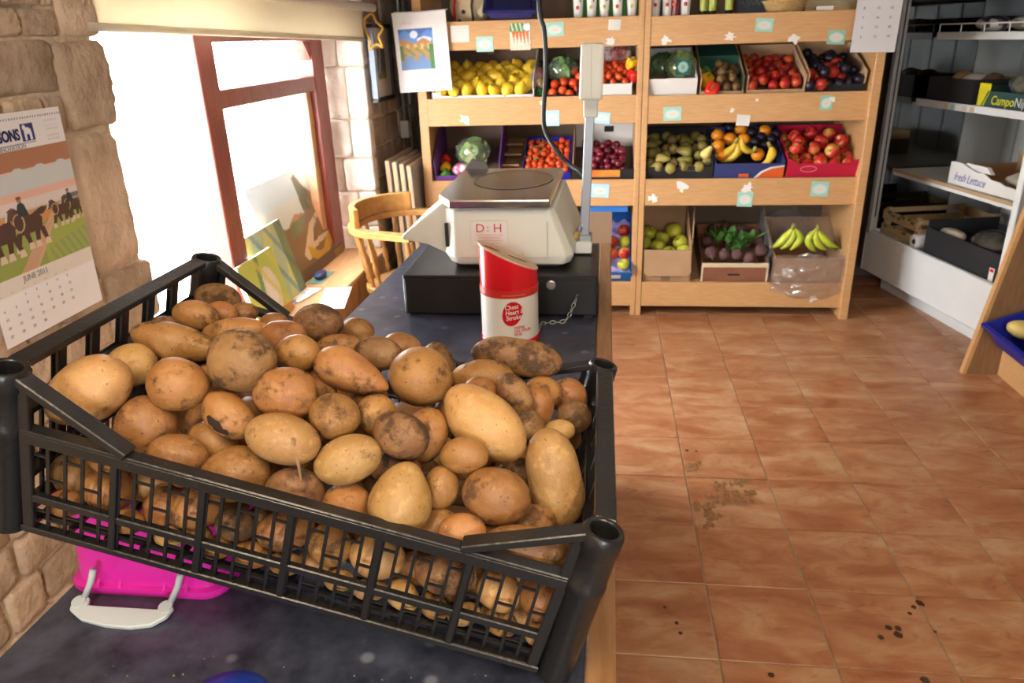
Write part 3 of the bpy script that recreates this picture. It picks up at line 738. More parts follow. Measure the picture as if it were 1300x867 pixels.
# ================================================================== SHELVING
YS, YB = 4.229, 4.80                              # front and back of the unit
XL, XM0, XM1, XR = -1.010, .172, .236, 1.395      # left upright, centre upright, right upright
shelf = thing('produce_shelving', 'tall beech shelving unit with sloping produce shelves and deep front lips', 'shelving', (0, YS, 0))
boxp('upright', M_BEECH, shelf, XL, XL + .05, 0, YB - YS, 0, 1.95, bevel=.003)
boxp('upright', M_BEECH, shelf, XM0 + .002, XM0 + .031, -.004, YB - YS, 0, 1.95, bevel=.003)
boxp('upright', M_BEECH, shelf, XM0 + .033, XM1, -.004, YB - YS, 0, 1.95, bevel=.003)
boxp('upright', M_BEECH, shelf, XR - .045, XR, -.035, YB - YS, 0, 1.95, bevel=.003)
boxp('back_panel', mat('shelf_back_hardboard', (.16, .11, .07), .8), shelf, XL, XR, YB - YS - .012, YB - YS, .05, 1.95)
TIER = [(1.480, 1.622), (1.092, 1.236), (.650, .797), (.058, .205)]
BED = []
SLOPE = [0, math.radians(19), math.radians(19), math.radians(14)]
for t, (z0, z1) in enumerate(TIER):
    for (x0, x1, dzz) in ((XL + .05, XM0 + .002, .006), (XM1, XR - .045, 0)):
        boxp('lip_board', M_BEECH_H, shelf, x0 - .002, x1 + .002, 0, .02, z0 + dzz * (t < 2), z1 + dzz * (t < 2), bevel=.002)
        a = SLOPE[t]; zf = z1 - .014
        MB().prism([(.02, zf), (.02, zf - .012), (.54, zf - .012 + .52 * math.tan(a)), (.54, zf + .52 * math.tan(a))], 'x', x0, x1).build('shelf_board', M_BEECH_IN, shelf)
# slats in the empty gap of the sloping bed
for k in range(3): boxp('slat', M_BEECH_IN, shelf, at_y(638, 200, YS + .2).x, at_y(661, 200, YS + .2).x, .10 + k * .12, .16 + k * .12, .86 + k * .042, .872 + k * .042)

# price stickers, torn labels and prints on the lips
INK_G = (.30, .52, .45)
def sticker_func(bgc, oval, seed):
    def f(u, v):
        k = paint(np.tile(np.array(bgc), (len(u), 1)))
        if oval is not None:
            k.put(ell(u, v, .5, .47, .40, .34), oval); k.put(ell(u, v, .5, .47, .30, .20), (.72, .66, .60))
            k.put((np.abs(v - .86) < .05) & (np.abs(u - .5) < .36) & (np.sin(u * 60) > -.3), INK_G, .6)
            k.put((np.abs(v - .12) < .04) & (np.abs(u - .5) < .3) & (np.sin(u * 70) > -.3), INK_G, .5)
            k.put((np.abs(v - .5) < .05) & (np.abs(u - .5) < .16), (.75, .45, .35), .5)
        else:
            k.put((np.sin(v * 40) > .5) & (np.abs(u - .5) < .38), (.55, .55, .55), .4)
        return k.c
    return f
MINT, SKYB, WHT, GRN = (.36, .60, .50), (.40, .64, .78), (.72, .69, .64), (.30, .52, .38)
def sticker(px0, py0, px1, py1, kind, rot=0.):
    a, b = at_y(px0, py1, YS - .002), at_y(px1, py0, YS - .002)
    col = dict(mint=MINT, sky=SKYB, white=WHT, green=GRN)[kind]
    o = picture('sticker' if kind != 'white' else 'torn_label', b.x - a.x, b.z - a.z, sticker_func(col, (.52, .70, .63) if kind in ('mint', 'sky', 'green') else None, px0), 24, 20, shelf, (a.x, -.002, a.z), (0, rot, 0))
    return o
for s_ in ((605, 46, 626, 66, 'mint'), (693, 28, 716, 47, 'mint', -.03), (691, 140, 710, 160, 'sky'), (752, 141, 774, 156, 'sky', .1), (749, 233, 773, 250, 'sky', .05),
           (842, 136, 866, 154, 'mint', -.04), (958, 22, 982, 40, 'mint', .06), (1049, 37, 1074, 56, 'green', .05), (1040, 121, 1058, 140, 'green'),
           (935, 243, 956, 262, 'mint', .04), (1028, 230, 1053, 249, 'mint', .04), (573, 32, 595, 54, 'white'), (772, 24, 788, 38, 'white', .05), (934, 145, 952, 159, 'white', .08)):
    sticker(*s_)
def torn(px, py, r, seed, col=WHT):
    p = at_y(px, py, YS - .002); v, f = splat(0, 0, r, r * .8, seed, 14, .5, 0)
    MB().add([(a, 0, b) for a, b, c in v], f).build('torn_label', mat('torn_white_paper', (.80, .76, .70), .8), shelf, loc=(p.x, -.0022, p.z))
for k, (px, py, r) in enumerate(((590, 152, .028), (776, 52, .022), (927, 47, .024), (1008, 50, .024), (845, 51, .022), (930, 140, .012), (865, 237, .030), (830, 252, .026), (949, 238, .028), (961, 127, .008), (690, 130, .016), (1056, 126, .016), (1032, 383 - 4, .02))):
    torn(px, py, r, 50 + k)
# seed packet style carrot picture on the top lip
def carrots(u, v):
    k = paint(np.tile(np.array((.80, .72, .58)), (len(u), 1)))
    for c in range(5): k.put(np.abs(u - (.12 + .17 * c + (1 - v) * .12)) < .075 * np.clip((v - .15) / .5, 0, 1) * (v < .72), (.75, .14, .03))
    k.put((v > .70) & (np.sin(u * 30 + v * 9) > -.5), (.05, .30, .10)); k.put(ell(u, v, .85, .85, .2, .13), (.78, .82, .86)); k.put((v < .2) & (np.sin(u * 40) * np.sin(v * 50) > .2), (.6, .2, .1), .6)
    return k.c
a, b = at_y(648, 64, YS - .002), at_y(673, 29, YS - .002)
picture('carrot_print', b.x - a.x, b.z - a.z, carrots, 30, 40, shelf, (a.x, -.0025, a.z))

# ================================================================== PRODUCE KINDS
M_LEMON = mat('lemon_rind', (.80, .50, .02), .35, col2=(.86, .60, .05), nscale=20, bump=.15, bscale=300, rnd=.06)
M_TOM = mat('tomato_skin', (.62, .045, .012), .22, col2=(.70, .10, .02), nscale=14, rnd=.15)
M_NECT = mat('nectarine_skin', (.36, .012, .012), .3, col2=(.58, .12, .02), nscale=16, lo=.45, hi=.75, rnd=.25)
M_PLUMD = mat('dark_plum_skin', (.010, .008, .016), .32, col2=(.024, .017, .034), nscale=20, rnd=.2)
M_PLUMR = mat('red_plum_skin', (.11, .006, .018), .25, col2=(.19, .015, .03), nscale=18, rnd=.2)
M_ORANGE = mat('orange_peel', (.80, .24, .008), .4, col2=(.84, .30, .015), nscale=20, bump=.15, bscale=260, rnd=.06)
M_KIWI = mat('kiwi_fuzz', (.14, .075, .025), .9, col2=(.20, .11, .04), nscale=40, bump=.4, bscale=200, rnd=.15)
M_PEAR = mat('green_brown_pear_skin', (.22, .20, .035), .5, col2=(.30, .19, .06), nscale=18, lo=.4, hi=.7, rnd=.18)
M_PEARY = mat('yellow_pear_skin', (.62, .55, .16), .45, col2=(.66, .48, .14), nscale=14)
M_APPLE = mat('red_blush_apple_skin', (.52, .025, .02), .22, col2=(.56, .34, .06), nscale=13, ndetail=2, lo=.5, hi=.72, rnd=.15)
M_APPLEG = mat('green_apple_skin', (.42, .44, .035), .25, col2=(.52, .50, .06), nscale=12, rnd=.08)
M_BANANA = mat('banana_skin', (.74, .50, .03), .4, col2=(.68, .46, .05), nscale=10, rnd=.05)
M_BANANAG = mat('greenish_banana_skin', (.40, .52, .03), .4, col2=(.56, .60, .06), nscale=8, rnd=.05)
M_BEET = mat('beetroot_skin', (.085, .035, .035), .8, col2=(.14, .07, .06), nscale=20, bump=.3, rnd=.2)
M_LEAF = mat('green_leaf', (.045, .16, .022), .5, col2=(.11, .27, .05), nscale=20, rnd=.2)
M_LETT = mat('lettuce_leaf', (.20, .36, .07), .5, col2=(.42, .54, .16), nscale=14, rnd=.12)
M_PEPR = mat('red_pepper_skin', (.60, .02, .012), .15, rnd=.1)
M_PEPY = mat('yellow_pepper_skin', (.78, .42, .015), .15, rnd=.08)
M_PEPG = mat('green_pepper_skin', (.05, .20, .02), .18)
M_STEM = mat('brown_fruit_stem', (.09, .055, .025), .8)
M_GSTEM = mat('green_stalk', (.16, .26, .06), .6)
M_BAG = clear_mat('clear_plastic_film', (.97, .98, 1), .16, .12, .06)
M_BAG2 = clear_mat('crumpled_clear_plastic', (.93, .93, .95), .30, .14, .08, (.7, .7, .72))
def lathe_me(name, mt, prof, n=14, wob=None): return MB().lathe(prof, n, wob=wob).mesh(name, mt, smooth=True)
def arc(n, fr, fz): return [(fr(PI * (i + .35) / (n - .3)), fz(PI * (i + .35) / (n - .3))) for i in range(n)]
sphere_prof = lambda R, n=9, sq=1.: arc(n, lambda t: R * math.sin(t), lambda t: -R * sq * math.cos(t))
ME = {}
ME['lemon'] = lathe_me('lemon', M_LEMON, [(.004, -.047), (.008, -.044), (.012, -.038), (.024, -.030), (.031, -.016), (.033, 0), (.031, .016), (.024, .029), (.012, .038), (.009, .045), (.005, .049)], 14)
ME['tomato'] = lathe_me('tomato', M_TOM, sphere_prof(.021, 8, .9), 12)
ME['nectarine'] = lathe_me('nectarine', M_NECT, sphere_prof(.032, 9, .95), 14)
ME['dark_plum'] = lathe_me('plum', M_PLUMD, sphere_prof(.027, 9, 1.1), 14)
ME['red_plum'] = lathe_me('plum', M_PLUMR, sphere_prof(.0215, 8, 1.05), 12)
ME['orange'] = lathe_me('orange', M_ORANGE, sphere_prof(.040, 10), 16)
ME['kiwi'] = lathe_me('kiwi', M_KIWI, sphere_prof(.024, 9, 1.3), 12)
ap = [(.003, .018), (.012, .024), (.024, .027), (.034, .019), (.038, .003), (.036, -.014), (.028, -.027), (.016, -.032), (.007, -.028)][::-1]
ME['apple'] = lathe_me('apple', M_APPLE, ap, 16); ME['green_apple'] = lathe_me('apple', M_APPLEG, ap, 16)
pe = [(.004, -.034), (.018, -.033), (.028, -.024), (.031, -.010), (.028, .006), (.021, .022), (.015, .038), (.010, .048), (.004, .052)]
ME['pear'] = lathe_me('pear', M_PEAR, pe, 14); ME['yellow_pear'] = lathe_me('pear', M_PEARY, pe, 14)
pp = [(.006, -.045), (.022, -.044), (.031, -.032), (.036, -.008), (.038, .016), (.032, .032), (.018, .036), (.006, .030)]
for k, m in (('red_pepper', M_PEPR), ('yellow_pepper', M_PEPY), ('green_pepper', M_PEPG)): ME[k] = lathe_me('pepper', m, pp, 24, wob=lambda t, z: 1 + .09 * math.cos(4 * t))
ME['beet'] = lathe_me('beetroot', M_BEET, [(.002, -.052), (.006, -.040), (.020, -.031), (.033, -.014), (.036, .004), (.029, .022), (.014, .031), (.008, .034)], 14)
ST_ME = MB().tube([(0, 0, .015), (.002, 0, .026), (.005, 0, .036)], [.0018, .0016, .002], 6).mesh('stem', M_STEM, smooth=True)
PST_ME = MB().tube([(0, 0, .048), (.002, 0, .060), (.006, 0, .070)], [.0022, .0018, .0022], 6).mesh('stem', M_STEM, smooth=True)
GST_ME = MB().tube([(0, 0, .026), (.002, 0, .040), (.008, 0, .054)], [.008, .005, .006], 7).mesh('stem', M_GSTEM, smooth=True)
rr = random.Random(77)
def fruit(kind, p, label, cat, group, rot=None, scale=1., stem=None, name=None):
    o = link(name or ME[kind].name.split('.')[0], ME[kind], None, p, rot or (rr.uniform(0, 6.3), rr.uniform(0, 6.3), rr.uniform(0, 6.3)))
    o.scale = (scale,) * 3; tag(o, label, cat, group)
    st = stem or ({'apple': ST_ME, 'green_apple': ST_ME, 'pear': PST_ME, 'yellow_pear': PST_ME, 'red_pepper': GST_ME, 'yellow_pepper': GST_ME, 'green_pepper': GST_ME}.get(kind))
    if st: link('stem', st, o)
    return o

def tray(name, label, cat, px0, px1, t, dep=.40, fh=.08, sh=.10, bh=.12, front=None, side=None, base=None, dx=.0, Y0=None, py=None, slope=None, flare=0., mfront=None, back=None, zoff=0., fl=0.):
    """open produce box lying on the sloping shelf; returns (root, matrix, width)"""
    z1 = TIER[t][1]; py = py or {0: 24, 1: 118, 2: 222, 3: 352}[t]
    Y0 = Y0 or YS + .035
    x0, x1 = at_y(px0, py, Y0).x, at_y(px1, py, Y0).x; w_ = x1 - x0
    a = SLOPE[t] if slope is None else slope
    root = thing(name, label, cat, (x0, Y0, z1 - .008 + zoff), (a, 0, 0))
    side = side or front; base = base or side; th = .006
    boxp('base', base, root, 0, w_, 0, dep, 0, .005)
    boxp('front_panel', front, root, 0, w_, 0, th, .005, fh, bevel=.001); boxp('back_panel', back or side, root, 0, w_, dep - th, dep, .005, bh, bevel=.001)
    for s0 in (0, w_ - th):
        MB().prism([(th, .005), (dep - th, .005), (dep - th, bh), (th, sh)], 'x', s0, s0 + th).build('side_panel', side, root, bevel=.001)
    bpy.context.view_layer.update()
    return root, root.matrix_world.copy(), w_

RADF = dict(lemon=.034, tomato=.0205, nectarine=.0315, dark_plum=.028, red_plum=.0218, kiwi=.026, pear=.030, apple=.036)
def fill(M, w_, dep, kind, nx, ny, z, label, cat, group, x0=.01, x1=None, y0=.012, jit=.15, stagger=True, rot=None, keep=1., layers=1, lift=.03, scale=1., skip=None):
    """rows of one fruit, nudged apart so that neighbours touch instead of sinking into one another"""
    x1 = x1 if x1 is not None else w_ - .01; sx = (x1 - x0) / nx; sy = (dep - y0 * 2) / ny; pts = []
    for j in range(ny):
        for i in range(nx):
            if rr.random() > keep: continue
            x = x0 + sx * (i + .5 + (.2 if j % 2 else -.2) * stagger) + rr.uniform(-jit, jit) * sx; y = y0 + sy * (j + .5) + rr.uniform(-jit, jit) * sy
            pts.append((x, y, z + rr.uniform(-.004, .004), i, j))
    Q = np.array([p[:3] for p in pts]); r = RADF[kind] * scale
    for it in range(60):
        d = Q[:, None] - Q[None]; l = np.sqrt((d ** 2).sum(-1)) + 1e-9; ov = np.maximum(2 * r - l, 0); np.fill_diagonal(ov, 0)
        Q = Q + (d / l[..., None] * ov[..., None] * .25).sum(1); Q[:, 0] = np.clip(Q[:, 0], x0 + r * .9, x1 - r * .9); Q[:, 1] = np.clip(Q[:, 1], y0 + r * .8, dep - y0); Q[:, 2] = np.clip(Q[:, 2], .008 + r, None)
    for q, p in zip(Q, pts):
        fruit(kind, M @ Vector(q), label, cat, group, rot(p[3], p[4]) if rot else None, scale * rr.uniform(.94, 1.03))

CARD = mat('brown_cardboard', (.40, .24, .125), .8, col2=(.45, .28, .15), nscale=6)
CARDW = mat('white_cardboard', (.72, .70, .67), .7)
CARDBK = mat('black_cardboard', (.018, .018, .02), .6)
CARDPU = mat('purple_cardboard', (.13, .04, .22), .6)
CARDBL = mat('blue_cardboard', (.035, .05, .17), .55)
CARDBR = mat('bright_blue_cardboard', (.02, .16, .52), .55)
CARDRD = mat('crimson_cardboard', (.50, .012, .045), .5)
CARDOR = mat('orange_print', (.70, .11, .02), .5)
CARDGN = mat('dark_green_liner', (.012, .07, .05), .5)
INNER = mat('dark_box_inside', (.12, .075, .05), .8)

# ---- tier 1, left bay: lemons, bag of salad and peppers, berry punnets
r_, M, w_ = tray('lemon_box', 'white fronted cardboard box packed with lemons', 'box', 549, 678, 1, fh=.028, sh=.10, bh=.13, front=CARDW, side=CARDW, base=CARD, back=INNER)
boxp('corner_flap', CARDW, r_, 0, .05, -.001, .004, .005, .05); 
fill(M, w_, .40, 'lemon', 7, 6, .042, 'yellow lemon in the white edged lemon box', 'lemon', 'lemons in their box', x0=.02, x1=w_ - .02, rot=lambda i, j: (rr.uniform(-.8, .8) + PI / 2 * rr.choice((0, 1)), rr.uniform(-.6, .6), rr.uniform(0, 6)))
r_, M, w_ = tray('salad_box', 'low dark box of bagged salad and tomatoes between lemons and scale head', 'box', 680, 733, 1, fh=.02, sh=.05, bh=.06, front=CARDBK)
def leafball(name, label, cat, p, rad, seed, mt=M_LETT, bag=True, group=None, leaves=26, flat=.85):
    """head of leaves in a clear bag: individual curled leaves round a core"""
    root = thing(name, label, cat, p, group=group); r = random.Random(seed)
    link('heart', blob_mesh('heart', mt, (rad * .72, rad * .72, rad * .72 * flat), seed, .10, 4, 3, .06, 12), root)
    mb_ = None
    for k in range(leaves):
        th, ph = r.uniform(0, 2 * PI), math.acos(r.uniform(-.7, 1)); n_ = Vector((math.sin(ph) * math.cos(th), math.sin(ph) * math.sin(th), math.cos(ph) * flat))
        t1 = n_.cross(Vector((0, 0, 1))).normalized() if abs(n_.z) < .98 else Vector((1, 0, 0)); t2 = n_.cross(t1)
        a = r.uniform(0, 2 * PI); e1 = t1 * math.cos(a) + t2 * math.sin(a); e2 = n_.cross(e1); v = []; S = rad * r.uniform(.35, .6)
        for i in range(5):
            for j in range(4):
                x, y = (i / 4 - .5) * 2, (j / 3 - .5) * 2; wv = math.sqrt(max(0, 1 - (x * .85) ** 2))
                v.append(n_ * (rad * (.74 + .10 * r.random()) + S * .28 * y * y + S * .15 * math.sin(3 * x + k)) + e1 * (x * S) + e2 * (y * S * .75 * wv))
        MB().add(v, [(i * 4 + j, i * 4 + j + 1, i * 4 + j + 5, i * 4 + j + 4) for i in range(4) for j in range(3)]).build('leaf', mt, root, smooth=True)
    if bag: link('plastic_bag', blob_mesh('plastic_bag', M_BAG, (rad * 1.12, rad * 1.12, rad * 1.08 * flat), seed + 1, .05, 4, 4, .06, 14), root)
    return root
p = at_y(715, 88, YS + .20); leafball('bagged_salad', 'dark green leafy salad in clear bag behind the cherry tomatoes', 'salad', p, .075, 31, M_LEAF)
for k, (px, py) in enumerate(((712, 120), (722, 122), (731, 117), (704, 121), (727, 110), (716, 111), (733, 104), (708, 112), (729, 96))):
    fruit('tomato', at_y(px, py - 4, YS + .07 + (122 - py) * .004), 'red tomato beneath the bagged dark salad', 'tomato', 'tomatoes under the bagged salad', scale=1.25)
for kind, px, py, c, l in (('red_pepper', 684, 96, 'red', ''), ('yellow_pepper', 684, 107, 'yellow', ''), ('green_pepper', 684, 118, 'green', '')):
    fruit(kind, at_y(px, py, YS + .09 + (118 - py) * .005), f'{c} pepper in the stack of three next to the lemon box', 'pepper', 'three peppers next to the lemons', (PI / 2 + .3, 0, 0), .9)
link_ = thing('pepper_wrapper', 'clear film wrapped round three peppers next to the lemon box', 'wrapper', at_y(684, 107, YS + .115))
link('film', blob_mesh('film', M_BAG, (.048, .055, .095), 5, .04, 4, 3, .05, 12), link_)
r_, M, w_ = tray('berry_box', 'white cardboard box of red fruit punnets behind the scale head', 'box', 759, 802, 1, fh=.075, sh=.08, bh=.10, front=CARDW, base=CARD)
fill(M, w_, .4, 'tomato', 5, 7, .085, 'small red tomato in the white punnet box behind the scale head', 'tomato', 'small tomatoes behind the scale head', scale=.95)
pk = thing('berry_punnet', 'clear lidded punnet of red berries stacked behind the scale head', 'punnet', M @ Vector((.02, .20, .12)), (SLOPE[1], 0, 0))
boxp('tub', M_BAG2, pk, 0, .15, 0, .12, 0, .06, bevel=.006); 
bm_ = MB()
for k in range(26): bm_.lathe(sphere_prof(.011, 6), 8, (rr.uniform(.015, .135), rr.uniform(.015, .105), rr.uniform(.012, .048)))
tag(bm_.build('berries', mat('red_berry', (.45, .012, .02), .4), pk, smooth=True), kind='stuff')
fruit('yellow_pepper', at_y(801, 84, YS + .075), 'yellow pepper hanging in film above a red one by the upright', 'pepper', 'peppers by the centre upright', (.5, .2, 0), .8)
fruit('red_pepper', at_y(801, 98, YS + .045), 'red pepper leaning on white box beside the centre upright', 'pepper', 'peppers by the centre upright', (.4, .3, 0), .95)

# ---- tier 1, right bay
r_, M, w_ = tray('cabbage_box', 'plain white cardboard box with two wrapped cabbages', 'box', 822, 884, 1, fh=.095, sh=.10, bh=.11, front=CARDW, base=CARD)
boxp('tab', CARDW, r_, w_ * .36, w_ * .62, -.003, 0, .07, .098)
for px, lb, s_ in ((842, 'dark green wrapped cabbage tucked against the centre upright', 3), (865, 'pale green wrapped cabbage with round green sticker', 8)):
    o = leafball('cabbage', lb, 'cabbage', at_y(px, 85, YS + (.15 if s_ == 8 else .30)), .080, s_, M_LETT if s_ == 8 else M_LEAF, True, 'wrapped cabbages')
    if s_ == 8:
        picture('round_sticker', .075, .075, lambda u, v: np.where(ell(u, v, .5, .5, .36, .36)[:, None], np.array((.25, .48, .42)), np.array((.008, .09, .055))) * np.where(ell(u, v, .5, .5, .14, .16)[:, None], np.array((1, .6, .5)), 1), 20, 20, o, (-.037, -.091, -.035))
r_, M, w_ = tray('kiwi_box', 'brown box with dark green liner holding kiwis and two peppers', 'box', 888, 943, 1, fh=.022, sh=.10, bh=.13, front=CARD, side=CARD, base=INNER, back=CARDW)
boxp('liner', CARDGN, r_, .008, w_ - .008, .22, .395, .006, .125); boxp('liner', CARDGN, r_, w_ - .012, w_ - .008, .0, .3, .01, .10)
fill(M, w_, .28, 'kiwi', 4, 5, .045, 'brown kiwi in the box with the green liner', 'kiwi', 'kiwis in the green lined box', x0=.08, stagger=False, rot=lambda i, j: (PI / 2 + rr.uniform(-.3, .3), 0, rr.uniform(-.4, .4)), jit=.08)
fruit('yellow_pepper', at_y(898, 103, YS + .10), 'yellow pepper beside the kiwis', 'pepper', 'peppers in the kiwi box', (.7, .2, 0), .95)
fruit('red_pepper', at_y(906, 113, YS + .055), 'shiny red pepper at the front of the kiwi box', 'pepper', 'peppers in the kiwi box', (1.1, -.4, 0), 1.05)
leafball('parsley_bunch', 'small loose green leaves behind the yellow pepper', 'herbs', at_y(894, 92, YS + .19), .04, 44, M_LEAF, False, leaves=16)
r_, M, w_ = tray('nectarine_box', 'brown box full of red nectarines on the kiwi shelf', 'box', 947, 1021, 1, fh=.024, sh=.10, bh=.115, front=CARD, side=CARD, base=INNER)
fill(M, w_, .40, 'nectarine', 5, 7, .042, 'red nectarine in the full box beside the kiwis', 'nectarine', 'nectarines in the full box', scale=.9)
r_, M, w_ = tray('plum_box', 'black box with dark plums and a few nectarines', 'box', 1023, 1096, 1, fh=.045, sh=.11, bh=.125, front=CARDBK, side=CARD, base=CARDBK)
fill(M, w_, .40, 'dark_plum', 6, 7, .035, 'dark blue plum in the black box', 'plum', 'dark plums in the black box')
for px, py in ((1030, 100), (1040, 95), (1050, 91), (1061, 86), (1051, 98), (1039, 105), (1062, 96)):
    fruit('nectarine', at_y(px, py, YS + .015 + (110 - py) * .0065), 'red nectarine lying on the dark plums', 'nectarine', 'nectarines on the dark plums', scale=1.0)

# ---- tier 2, left bay
r_, M, w_ = tray('purple_box', 'purple edged cardboard box holding a bagged lettuce', 'box', 553, 636, 2, fh=.035, sh=.12, bh=.24, front=CARDPU, side=CARDPU, base=INNER, back=INNER)
leafball('bagged_lettuce', 'bagged green lettuce in the purple edged box', 'lettuce', at_y(601, 193, YS + .20), .092, 12, M_LETT)
for kind, px, py, c in (('red_pepper', 566, 203, 'red'), ('yellow_pepper', 566, 213, 'yellow'), ('green_pepper', 566, 221, 'green')):
    fruit(kind, at_y(px, py, YS + .08 + (222 - py) * .006), f'{c} pepper in the stack beside the bagged lettuce', 'pepper', 'three peppers beside the bagged lettuce', (PI / 2 + .3, 0, 0), .8)
o = thing('radish_bag', 'pink and white bag of radishes in front of the lettuce', 'bag', at_y(586, 215, YS + .09))
link('bag', blob_mesh('bag', mat('pink_white_bag', (.55, .10, .22), .35, col2=(.80, .72, .74), nscale=22, lo=.45, hi=.55), (.055, .05, .035), 9, .1, 4, 3, .05, 10), o)
fruit('yellow_pepper', at_y(600, 211, YS + .12), 'yellow pepper half hidden behind the pink bag', 'pepper', 'peppers in the purple box', (1.2, 0, 0), .7)
M_BLUEPL = mat('royal_blue_plastic', (.012, .022, .30), .35)
r_, M, w_ = tray('tomato_crate', 'royal blue tray of small vine tomatoes', 'crate', 663, 724, 2, fh=.05, sh=.06, bh=.07, front=M_BLUEPL, base=M_BLUEPL)
fill(M, w_, .40, 'tomato', 7, 10, .045, 'small orange red vine tomato in the blue tray', 'tomato', 'vine tomatoes in the blue tray', jit=.25, keep=.9, scale=.95)
for k in range(9):
    x, y = rr.uniform(.04, w_ - .04), rr.uniform(.03, .37)
    vine = MB().tube([(0, 0, 0), (.02, .012, .012), (.045, .008, .008)], .002, 5).tube([(.02, .012, .012), (.018, .035, .005)], .002, 5).tube([(.02, .012, .012), (.03, -.012, .004)], .002, 5)
    v_ = vine.build('vine_stalk', M_GSTEM, None, smooth=True, loc=M @ Vector((x, y, .066)), rot=(SLOPE[2], 0, rr.uniform(0, 6))); tag(v_, 'green stalk among the vine tomatoes in the blue tray', 'stalk', 'tomato stalks in the blue tray')
r_, M, w_ = tray('red_plum_box', 'black fronted box of dark red plums with orange printed label', 'box', 727, 806, 2, fh=.065, sh=.10, bh=.19, front=CARDBK, side=CARD, base=INNER, back=CARDW)
boxp('printed_strip', mat('orange_fade_label', (.66, .12, .02), .5, col2=(.72, .34, .06), nscale=5), r_, w_ * .18, w_ * .76, -.003, 0, .02, .062)
boxp('top_strip', CARDOR, r_, .03, w_ - .03, .388, .392, .18, .20); boxp('hand_hole', CARDBK, r_, w_ * .5, w_ * .66, .391, .3945, .10, .135)
fill(M, w_, .30, 'red_plum', 7, 7, .06, 'small dark red plum in the orange labelled box', 'plum', 'red plums in the orange labelled box', x0=.10, x1=w_ - .05)
fruit('orange', at_y(749, 186, YS + .24), 'single orange lying among the small red plums', 'orange', None, scale=.8)

# ---- tier 2, right bay
r_, M, w_ = tray('pear_box', 'black cardboard box of green brown pears', 'box', 820, 904, 2, fh=.075, sh=.10, bh=.12, front=CARDBK, base=CARDBK)
boxp('hand_slot', mat('slot_edge', (.10, .09, .08), .6), r_, w_ * .6, w_ * .78, -.0015, 0, .05, .054)
fill(M, w_, .40, 'pear', 4, 7, .065, 'green brown pear in the black box', 'pear', 'pears in the black box', stagger=False, jit=.1, rot=lambda i, j: (PI / 2 + rr.uniform(-.3, .3), rr.uniform(-.3, .3), PI / 2 * rr.choice((-1, 1)) + rr.uniform(-.4, .4) if i % 2 == 0 else PI + rr.uniform(-.3, .3)))
fruit('yellow_pear', at_y(839, 205, YS + .085), 'pale yellow pear lying on its side at the box front', 'pear', 'yellow pears', (PI / 2, 0, PI / 2), .95)
fruit('yellow_pear', at_y(896, 200, YS + .085), 'pale yellow pear standing up with red blush', 'pear', 'yellow pears', (.4, .5, 0), .95)
r_, M, w_ = tray('citrus_box', 'dark blue box with orange corner holding oranges plums and bananas', 'box', 906, 994, 2, fh=.090, sh=.10, bh=.115, front=CARDBL, base=CARDBK)
MB().prism([(w_ * .62, .006), (w_ * .70, .04), (w_ * .82, .062), (w_ - .002, .072), (w_ - .002, .006)], 'y', -.003, 0).build('orange_corner', CARDOR, r_)
MB().prism([(w_ * .58, .006), (w_ * .67, .044), (w_ * .80, .070), (w_ - .002, .080), (w_ - .002, .072), (w_ * .82, .062), (w_ * .70, .04), (w_ * .62, .006)], 'y', -.0035, 0).build('white_swoosh', CARDW, r_)
boxp('hand_slot', CARDOR, r_, w_ * .36, w_ * .50, -.002, 0, .012, .03)
for px, py in ((911, 172), (912, 186), (916, 196), (945, 167), (928, 177), (946, 180), (972, 168), (935, 191), (962, 196)):
    fruit('orange', at_y(px, py, YS + .10 + (200 - py) * .0062), 'bright orange in the dark blue box', 'orange', 'oranges in the dark blue box', scale=.92)
for px, py in ((926, 162), (958, 173), (962, 184), (970, 184), (975, 178), (966, 176), (978, 188), (983, 172), (954, 185)):
    fruit('dark_plum', at_y(px, py, YS + .10 + (200 - py) * .0062), 'dark purple plum among the oranges', 'plum', 'plums among the oranges', scale=1.05)
def banana_bunch(label, p, fans, mt, rot, group, L_=.17, r0_=.016, curl=1.15, gap=.026):
    root = thing('banana_bunch', label, 'bananas', p, rot, group); nf = len(fans)
    for k, (ang, tw) in enumerate(fans):
        pts = []; rs = []
        for i in range(10):
            t = i / 9; th = curl * t; R_ = L_ / curl
            q = Vector((R_ * (1 - math.cos(th)) - .10 * L_ * math.sin(PI * t), 0, -R_ * math.sin(th))); q.rotate(Euler((0, 0, tw))); q.rotate(Euler((0, ang, 0)))
            q.x += (k - (nf - 1) / 2) * gap * min(1, t * 2.2); pts.append(q)
            rs.append(r0_ * (.36, .45, .80, .97, 1.04, 1.05, 1.0, .88, .60, .28)[i])
        MB().tube(pts, rs, 6).build('banana', mt, root, smooth=True)
    MB().tube([(0, 0, -.014), (0, 0, .006), (.003, 0, .020)], [.012, .011, .009], 8).build('stalk', mat('banana_stalk', (.30, .26, .06), .6), root, smooth=True)
    return root
banana_bunch('yellow banana pair leaning on the oranges', at_y(935, 179, YS + .085), ((-.10, PI), (-.30, PI)), M_BANANA, (.25, .35, 0), 'yellow bananas in the dark blue box', .150, .021, 1.2, .034)
banana_bunch('yellow banana pair curving upwards by the crimson box', at_y(977, 184, YS + .085), ((-.25, 0), (-.02, 0)), M_BANANA, (.25, .45, PI), 'yellow bananas in the dark blue box', .135, .020, 1.3, .030)
banana_bunch('single short yellow banana bent like a hook', at_y(958, 190, YS + .075), ((1.35, PI),), M_BANANA, (.2, 0, 0), 'yellow bananas in the dark blue box', .115, .018, 1.9)
r_, M, w_ = tray('apple_box', 'crimson cardboard box full of red blush apples', 'box', 997, 1089, 2, fh=.085, sh=.11, bh=.12, front=CARDRD, base=CARD)
